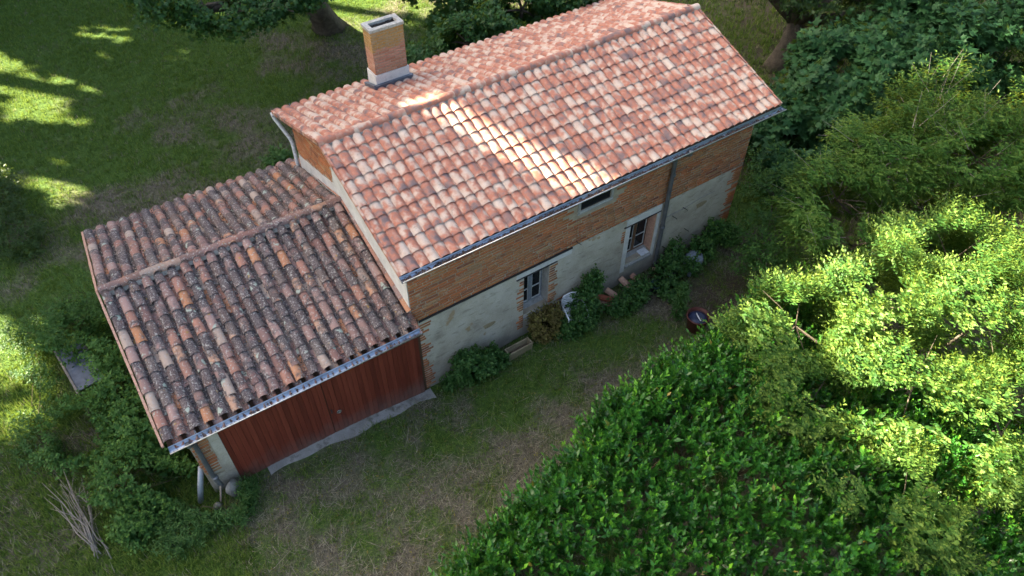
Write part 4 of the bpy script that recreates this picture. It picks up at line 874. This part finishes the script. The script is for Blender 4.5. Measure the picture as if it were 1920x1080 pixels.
# plants along the front wall
for nm, lab, base, lobes, n, lf, s_, mt in (
    ('wall_bush', 'rounded green bush left of the concrete planter', (1.6, .02, -.1), [((1.42, .02, .35), (.40, .33, .42)), ((1.80, .0, .22), (.34, .28, .28)), ((1.25, .12, .5), (.25, .22, .3)), ((2.08, .05, .08), (.2, .2, .16))], 560, BROAD, .085, 'weed'),
    ('wall_sprout', 'small leafy sprout by the red garage door', (.95, .12, -.15), [((.95, .12, .05), (.26, .18, .2))], 90, BROAD, .08, 'weed'),
    ('withered_bush', 'half withered yellow brown bush under the first window', (3.3, .0, 0), [((3.42, .02, .38), (.34, .26, .42)), ((3.16, .18, .5), (.12, .12, .3)), ((3.65, .12, .55), (.22, .2, .3))], 330, BROAD, .075, 'wither'),
    ('tall_wall_bush', 'tall green bush beside the white plastic chair', (4.55, .0, 0), [((4.5, .02, .5), (.36, .3, .5)), ((4.75, .1, .95), (.24, .2, .3)), ((4.35, -.18, .25), (.4, .25, .28)), ((3.95, -.22, .25), (.36, .2, .3)), ((4.2, -.3, .35), (.3, .2, .3))], 760, BROAD, .08, 'weed'),
    ('tile_bush', 'green bush growing in front of the spare roof tiles', (5.65, -.32, 0), [((5.6, -.35, .25), (.38, .28, .3)), ((6.0, -.25, .3), (.28, .25, .28)), ((5.2, -.3, .18), (.3, .22, .2))], 420, BROAD, .075, 'weed'),
    ('pipe_weed', 'weedy growth right of the downpipe foot', (7.0, -.25, 0), [((6.9, -.25, .35), (.4, .35, .45)), ((7.35, .05, .45), (.28, .24, .45)), ((6.7, -.65, .2), (.35, .35, .25)), ((7.55, -.42, .25), (.3, .2, .32))], 560, BROAD, .08, 'weed'),
    ('corner_bush', 'dark bush against the plaster near the right corner', (8.6, .1, 0), [((8.15, -.1, .35), (.35, .3, .35)), ((8.75, .12, .5), (.3, .22, .5)), ((9.2, .0, .25), (.4, .3, .3))], 480, BROAD, .08, 'bramble'),
    ('tall_weed', 'tall spindly weed rising left of the red tub', (6.4, -1.25, 0), [((6.4, -1.22, .3), (.12, .12, .32)), ((6.38, -1.2, .75), (.1, .1, .3))], 110, LANCE, .13, 'weed'),
):
    plant(nm, lab, 'bush' if 'weed' not in nm and 'sprout' not in nm else 'weeds', base, lobes, n, 7, lf, s_, M[mt], .18, .012, 1.05, .1, .7, stemn='stems', stem=M['twigb'], zmin=-.12, group='plants along the front wall')

# ------------------------------------------------------------------ loose things
pt = thing('planter_trough', (2.62, .03, -.02), 'empty ochre concrete planter trough against the plaster wall', 'planter', rot=0)
gz = -.08
g = G(); a, b, c, d = 2.29, 2.95, -.085, .125
vs = []
for z, i in ((gz, .02), (gz+.27, 0)): vs += [(a+i, c+i, z), (b-i, c+i, z), (b-i, d-i, z), (a+i, d-i, z)]
for z, i in ((gz+.27, .028), (gz+.06, .045)): vs += [(a+i, c+i, z), (b-i, c+i, z), (b-i, d-i, z), (a+i, d-i, z)]
fs = [(3,2,1,0), (12,13,14,15)]
for r_ in (0, 4, 8): fs += [(r_+j, r_+(j+1) % 4, r_+4+(j+1) % 4, r_+4+j) for j in range(4)]
g.add(vs, fs); part('trough', g, M['planter'], pt)
g = G(); g.box(a+.045, b-.045, c+.045, d-.045, gz+.061, gz+.11); part('soil', g, M['litter'], pt)
# white chair, back towards the camera, leaning on the bush
ch = thing('plastic_chair', (4.12, .0, 0), 'white plastic slatted garden chair under the tall bush', 'chair', rot=0)
INV[ch.name] = Matrix.Identity(4); ch.matrix_basis = Matrix.Translation((4.16, .02, -.02)) @ Matrix.Rotation(math.radians(168), 4, 'Z') @ Matrix.Rotation(math.radians(-10), 4, 'X')
g = G(); g.box(-.22, .22, -.22, .22, .40, .425); part('seat', g, M['claywhite'], ch)
g = G(); g.tube([(-.215, -.23, .42), (-.225, -.30, .66), (-.17, -.335, .80), (0, -.345, .845), (.17, -.335, .80), (.225, -.30, .66), (.215, -.23, .42)], .018, 8); part('back_frame', g, M['claywhite'], ch, True)
for i in range(6):
    z = .47+i*.058; g = G(); g.bar((-.21, -.24-(z-.42)*.25, z), (.21, -.24-(z-.42)*.25, z), .014, .05); part('back_slat', g, M['claywhite'], ch)
for sx_ in (-1, 1):
    for sy_ in (-1, 1):
        g = G(); g.tube([(sx_*.20, sy_*.20, .41), (sx_*.245, sy_*.24, 0)], [.022, .018], 7); part('leg', g, M['claywhite'], ch, True)
    g = G(); g.tube([(sx_*.245, .2, .41), (sx_*.255, .19, .62), (sx_*.25, -.22, .63)], .02, 7); part('armrest', g, M['claywhite'], ch, True)
# spare canal tiles propped along the wall
def spare(label, p, yaw, pitch, mat, L=.42, r=.095, nm='spare_roof_tile'):
    g = canal_geo(.5, r, r*.86, L, seg=10); me = g.mesh(nm, True); o = link(nm, me, mat)
    o.matrix_basis = Matrix.Translation(p) @ Matrix.Rotation(yaw, 4, 'Z') @ Matrix.Rotation(pitch, 4, 'X')
    return tag(o, label, 'roof tile', 'spare roof tiles by the wall', 'thing')
spare('deep red clay roof tile on top of the spare stack', (5.28, -.10, .20), math.radians(38), .05, M['clayred'], .40)
spare('pale clay roof tile directly under the deep red one', (5.30, -.16, .08), math.radians(40), .05, M['claypale'], .40)
spare('pale roof tile leaning just behind the deep red one', (5.52, -.16, .12), math.radians(25), .30, M['claypale'], .46)
spare('pale pink roof tile propped against the wall below the second window', (5.98, -.12, .08), math.radians(18), .45, M['claypale'], .52)
spare('mottled brown roof tile propped next to the dark bucket', (6.27, -.20, .10), math.radians(16), .42, M['claybrown'], .52)
spare('short pink roof tile standing at the foot of the downpipe', (6.78, .02, .02), math.radians(-12), 1.15, M['claypale'], .32, .08)
spare('pale roof tile lying low in front of the propped ones', (6.10, -.42, .02), math.radians(48), .08, M['claypale'], .35)
bk = thing('bucket', (6.48, -.28, 0), 'dark teal plastic bucket beside the spare roof tiles', 'bucket')
g = G(); g.lathe([(.10, 0), (.13, .22), (.138, .225), (.138, .24), (.124, .24), (.095, .02)], (6.48, -.28, .0)); part('pail', g, M['teal'], bk, True)
g = G(); g.tube([(6.48+.13*math.cos(a_), -.28+.05*math.sin(a_), .24+.13*math.sin(a_)) for a_ in [PI*i/10 for i in range(11)]], .006, 6); part('handle', g, M['teal'], bk, True)
cr = thing('feed_sack', (7.25, -.02, 0), 'dark blue plastic sack folded by the wall', 'sack')
g = G(); g.add([(7.10, -.14, .0), (7.36, -.20, .0), (7.40, .06, .0), (7.14, .12, .0), (7.13, -.04, .36), (7.33, -.08, .33), (7.36, .04, .30), (7.16, .09, .35)], [(3,2,1,0),(4,5,6,7),(0,1,5,4),(1,2,6,5),(2,3,7,6),(3,0,4,7)]); part('body', g, M['navy'], cr)
g = G(); g.bar((7.10, -.145, .02), (7.128, -.05, .37), .03, .012, (-1, 0, 0)); part('seam', g, M['claywhite'], cr)
cvr = thing('rain_barrel', (7.85, -.22, 0), 'small grey plastic water barrel with dark filler hole, half hidden in weeds', 'barrel')
g = G(); g.lathe([(.20, 0), (.235, .10), (.24, .30), (.21, .40), (.12, .44), (.0, .445)], (7.82, -.20, .02), 24); part('body', g, M['greyp'], cvr, True)
g = G(); g.lathe([(.035, 0), (.035, .02), (.0, .02)], (7.92, -.27, .455), 14); part('filler_cap', g, M['iron'], cvr, True)
g = G(); g.lathe([(.05, 0), (.06, .05), (.05, .10), (.0, .105)], (7.55, -.38, .0), 14); part('tap_foot', g, M['greyp'], cvr, True)
tb = thing('garden_tub', (6.50, -1.72, 0), 'round brick red tub holding dark blue plastic at the hedge edge', 'tub')
g = G(); g.lathe([(.20, 0), (.255, .40), (.275, .405), (.275, .44), (.25, .44), (.20, .05)], (6.50, -1.72, .0), 28); part('tub', g, M['redtub'], tb, True)
g = G(); g.lathe([(.0, .0), (.235, .02), (.20, .07), (.10, .10), (.0, .06)][1:], (6.50, -1.72, .31), 20); part('liner', g, M['navy'], tb, True)
g = G(); g.tube([(6.44, -1.86, .42), (6.47, -1.74, .44), (6.53, -1.62, .42)], .014, 6); part('pale_rope', g, M['claywhite'], tb, True)
# stone, pipes and stake by the garage pier
def rock(name, label, p, r, cat='stone', grp=None):
    g = G(); n = 9; vs = []; fs = []
    for i in range(6):
        t = i/5; z = -1+2*t; rr = math.sqrt(max(.03, 1-z*z))
        for j in range(n):
            a = 2*PI*j/n; w = 1+.18*math.sin(3*a+i)+random.gauss(0, .05); vs.append((p[0]+r[0]*rr*w*math.cos(a), p[1]+r[1]*rr*w*math.sin(a), p[2]+r[2]*z*(1+.1*math.sin(2*a))))
    for i in range(5):
        for j in range(n): fs.append((i*n+j, i*n+(j+1) % n, (i+1)*n+(j+1) % n, (i+1)*n+j))
    fs += [tuple(range(n-1, -1, -1)), tuple(5*n+j for j in range(n))]
    g.add(vs, fs); return tag(part(name, g, M['stone'], None, True), label, cat, grp)
rock('guard_stone', 'upright mossy grey guard stone at the foot of the garage pier', (-4.02, .22, .16), (.15, .13, .26))
rock('field_stone', 'small round grey stone among the weeds by the loose pipe', (-4.42, .10, .05), (.09, .08, .08))
g = G(); g.tube([(-4.36, .56, .82), (-4.52, .45, .45), (-4.66, .36, .06)], .055, 12); tag(part('loose_pipe', g, mat_zinc('grey_drain_pipe', (.20, .23, .26), (.33, .37, .40), .5, .3), None, True), 'loose grey drainpipe length leaning in the brambles at the garage corner', 'pipe')
g = G(); g.bar((-4.20, .24, .42), (-4.36, .14, -.03), .035, .025); tag(part('wooden_stake', g, M['deadwood']), 'thin wooden stake leaning below the garage downpipe', 'stake')
# slate board with timber edges in the nettles
lb_ = thing('cold_frame', (-5.85, 4.95, 0), 'grey slate board with timber edge strips lying in the weeds left of the garage', 'board')
def lp(u, v, z): # u along the short side, v along the long side
    A = Vector((-6.15, 5.55, .30)); Ux = Vector((.52, .08, 0)); Vx = Vector((.14, -1.28, -.10)); return A+Ux*u+Vx*v+Vector((0, 0, z))
g = G(); q = [lp(0,0,0), lp(1,0,0), lp(1,1,0), lp(0,1,0)]; g.add(q+[p-Vector((0,0,.025)) for p in q], [(3,2,1,0),(4,5,6,7),(0,1,5,4),(1,2,6,5),(2,3,7,6),(3,0,4,7)]); part('board', g, M['slate'], lb_)
for u in (-.05, 1.04):
    g = G(); g.bar(lp(u, -.03, .0), lp(u, 1.05, .0), .045, .06); part('edge_strip', g, M['deadwood'], lb_)
g = G()
for u, v in ((0,0), (1,0), (0,1), (1,1)): p = lp(u, v, -.026); g.box(p.x-.02, p.x+.02, p.y-.02, p.y+.02, -.02, p.z)
for nm_, gg in (('post', g),):
    for i in range(4):
        k = G(); o8 = 8*i; k.add(g.v[o8:o8+8], [tuple(j for j in f) for f in g.f[:6]]); part('post', k, M['deadwood'], lb_)
# pile of cut branches
bp = thing('branch_pile', (-6.6, 1.3, 0), 'pile of long cut grey branches lying on the grass below the brambles', 'branches')
for i in range(17):
    a0 = Vector((-6.55+random.gauss(0, .10), .45+random.gauss(0, .12), .06+random.random()*.10)); ang = math.radians(random.uniform(82, 112)); L = random.uniform(1.0, 2.1)
    e = a0+Vector((math.cos(ang)*L, math.sin(ang)*L, random.uniform(.0, .22))); mids = [a0.lerp(e, t)+Vector((random.gauss(0, .05), random.gauss(0, .05), random.gauss(0, .04))) for t in (.33, .66)]
    r_ = random.uniform(.008, .019); g = G(); g.tube([a0]+mids+[e], [r_, r_*.85, r_*.6, r_*.25], 6)
    for m_ in mids: k = m_+Vector((random.gauss(0, .2), random.uniform(.1, .4), random.uniform(0, .2))); g.tube([m_, k], [r_*.5, r_*.2], 5)
    part('branch', g, M['deadwood'] if i % 3 else M['twig'], bp, True)

# ------------------------------------------------------------------ tall trees out of view that shade the place, open where the sun comes through
BEAMS = [  # point that the sun reaches, radius of the opening
    ((2.3, 3.5, 5.0), .42), ((2.75, 2.9, 5.0), .36), ((2.9, 2.3, 4.8), .17), ((3.4, 1.9, 4.7), .20), ((3.6, 1.1, 4.4), .28), ((3.9, .45, 4.2), .34), ((4.3, .15, 4.1), .28), ((3.2, 1.5, 4.55), .14), ((4.6, .5, 4.2), .25), ((2.6, 1.7, 4.6), .12), ((5.4, 1.2, 4.4), .12), ((6.6, 1.6, 4.6), .12), ((4.4, 2.0, 4.7), .14), ((1.0, 2.0, 4.7), .12), ((1.2, 1.2, 4.4), .14),
    ((3.6, 4.4, 4.7), .20), ((4.6, 4.2, 4.75), .14), ((.35, 5.5, 4.3), .18), ((.27, 3.6, 3.6), .25), ((2.2, 5.2, 5.3), .12), ((5.6, 4.6, 4.6), .16), ((7.2, 4.6, 4.6), .16), ((8.4, 4.4, 4.6), .2),
    ((6.0, -3.9, 3.4), .55), ((6.6, -4.3, 3.8), .65), ((7.4, -4.6, 4.2), .75), ((8.2, -5.4, 4.5), .85), ((9.2, -5.2, 4.2), .75), ((7.2, -5.9, 3.9), .75), ((8.4, -6.6, 4.6), .8), ((7.5, -7.4, 3.8), .6), ((9.4, -6.6, 4.2), .7), ((7.0, -7.4, 3.6), .7), ((8.2, -7.9, 3.9), .75), ((6.8, -6.6, 3.7), .6), ((7.6, -8.3, 3.6), .55), ((9.0, -7.6, 4.0), .7), ((9.6, -8.0, 3.9), .6), ((6.0, -6.8, 3.3), .85), ((5.6, -7.4, 3.0), .5), ((6.5, -7.5, 3.3), .6), ((5.3, -6.5, 3.0), .4), ((4.7, -8.3, 3.0), .25), ((6.2, -5.0, 3.4), .5), ((8.9, -3.6, 3.3), .45), ((5.3, -4.0, 2.9), .4), ((10.2, -5.6, 4.0), .6),
    ((-5.1, 18.5, 0), 1.0), ((-4.7, 17.4, 0), .8), ((-4.6, 12.0, 0), .60), ((-5.2, 12.8, 0), .5), ((-7.0, 6.8, .2), .7), ((-7.1, 5.7, .2), .6), ((-3.0, 16.8, 0), .34), ((-3.5, 14.9, 0), .34), ((-.1, 17.6, 0), .4), ((-1.6, 20.3, 0), .6), ((.8, 19.6, 0), .4), ((-2.2, 18.6, 0), .3), ((-1.0, 15.4, 0), .22), ((-3.2, 9.4, 0), .2), ((-4.4, 15.3, 0), .3), ((-5.6, 20.5, 0), .6), ((-5.3, 16.4, 0), .35), ((-4.9, 13.6, 0), .25), ((-7.4, 4.6, .2), .45), ((-7.3, 7.8, .2), .4), ((-5.0, 11.2, 0), .3),
    ((7.2, 17.0, .2), 1.4), ((9.6, 17.2, .2), 1.2), ((4.6, 17.4, 1.2), .5), ((11.0, 15.0, .3), .9), ((5.6, 18.6, .2), .7), ((2.2, 19.6, .2), .6), ((15.2, 8.4, .2), .4), ((13.2, 4.4, .3), .35), ((12.6, 2.9, .3), .25), ((18.2, 3.6, 2.0), .3),
]
BP = np.array([b[0] for b in BEAMS]); BR = np.array([b[1] for b in BEAMS]); SD = np.array(SUND)
def in_beam(P, k=1.0):
    ok = np.zeros(len(P), bool)
    for p, r in zip(BP, BR):
        v = P-p; t = v@SD; d = np.linalg.norm(v-t[:, None]*SD, axis=1); ok |= (d < r*k*RNG.uniform(.72, 1.25, len(P))) & (t > 3) & (RNG.random(len(P)) > .025)
    return ok
Q = Vector((SH.y, -SH.x, 0))                                         # across the sun direction
def shade_tree(i, s, q, h, w):
    b = Vector((SH.x*s, SH.y*s, 0))+Q*q
    t = thing('tall_oak', (b.x, b.y, 0), 'tall leafy oak out of view beyond the lawn, number %d of the shading row' % i if 0 else SHL[i], 'tree', 'tall trees beyond the lawn')
    n = int(520*h*w/9); z = RNG.uniform(1.0, h, n); prof_ = np.sin(np.clip((z/h)**.8*PI*.94+.10, 0, PI))**.55
    a = RNG.random(n)*6.283; rr = np.sqrt(RNG.random(n))*w*.5*prof_*(1+.15*np.sin(3*a+z))
    P = np.stack([b.x+np.cos(a)*rr, b.y+np.sin(a)*rr, z], 1); P = P[~in_beam(P, 1.5)]; n = len(P)
    leaves('crown', CARD, P, RNG.normal(0, 1, (n, 3)), RNG.normal(0, 1, (n, 3)), RNG.uniform(.30, .62, n), RNG.random(n), np.zeros(n), M['dark'], t)
    g = G(); g.tube([(b.x, b.y, -.3), (b.x+.2, b.y, h*.4), (b.x, b.y+.2, h*.85)], [.5, .35, .08], 8); part('trunk', g, M['bark'], t, True)
rows = []
for i in range(6): rows.append((33.0, -12.0+i*8.0, 29, 10.5))
for i in range(6): rows.append((42.0, -8.5+i*8.0, 37, 11.0))
ordn = ['first', 'second', 'third', 'fourth', 'fifth', 'sixth']
SHL = ['%s tall oak from the left in the %s row beyond the lawn' % (ordn[i % 6], 'near' if i < 6 else 'far') for i in range(12)]
for i, (s, q, h, w) in enumerate(rows): shade_tree(i, s, q, h, w)

# added unseen trees right of the view, blocking sky light to darken that corner
def side_tree(x, y, h, w, label):
    t = thing('tall_oak', (x, y, 0), label, 'tree', 'added unseen trees to the right of the yard')
    n = int(300*h*w/9); z = RNG.uniform(1.5, h, n); pr_ = np.sin(np.clip((z/h)**.8*PI*.94+.10, 0, PI))**.55
    a = RNG.random(n)*6.283; rr = np.sqrt(RNG.random(n))*w*.5*pr_
    P = np.stack([x+np.cos(a)*rr, y+np.sin(a)*rr, z], 1)
    leaves('crown', CARD, P, RNG.normal(0, 1, (n, 3)), RNG.normal(0, 1, (n, 3)), RNG.uniform(.30, .62, n), RNG.random(n), np.zeros(n), M['dark'], t)
    g = G(); g.tube([(x, y, -.3), (x+.2, y, h*.4), (x, y+.2, h*.85)], [.4, .3, .07], 8); part('trunk', g, M['bark'], t, True)
side_tree(13.5, -13.0, 12, 8, 'nearest added oak, unseen to the right of the sunlit ash')
side_tree(20.5, -9.5, 13, 9, 'middle added oak, unseen to the right of the cherry')
side_tree(27.5, -5.0, 14, 9, 'farthest added oak, unseen to the right of the fig')
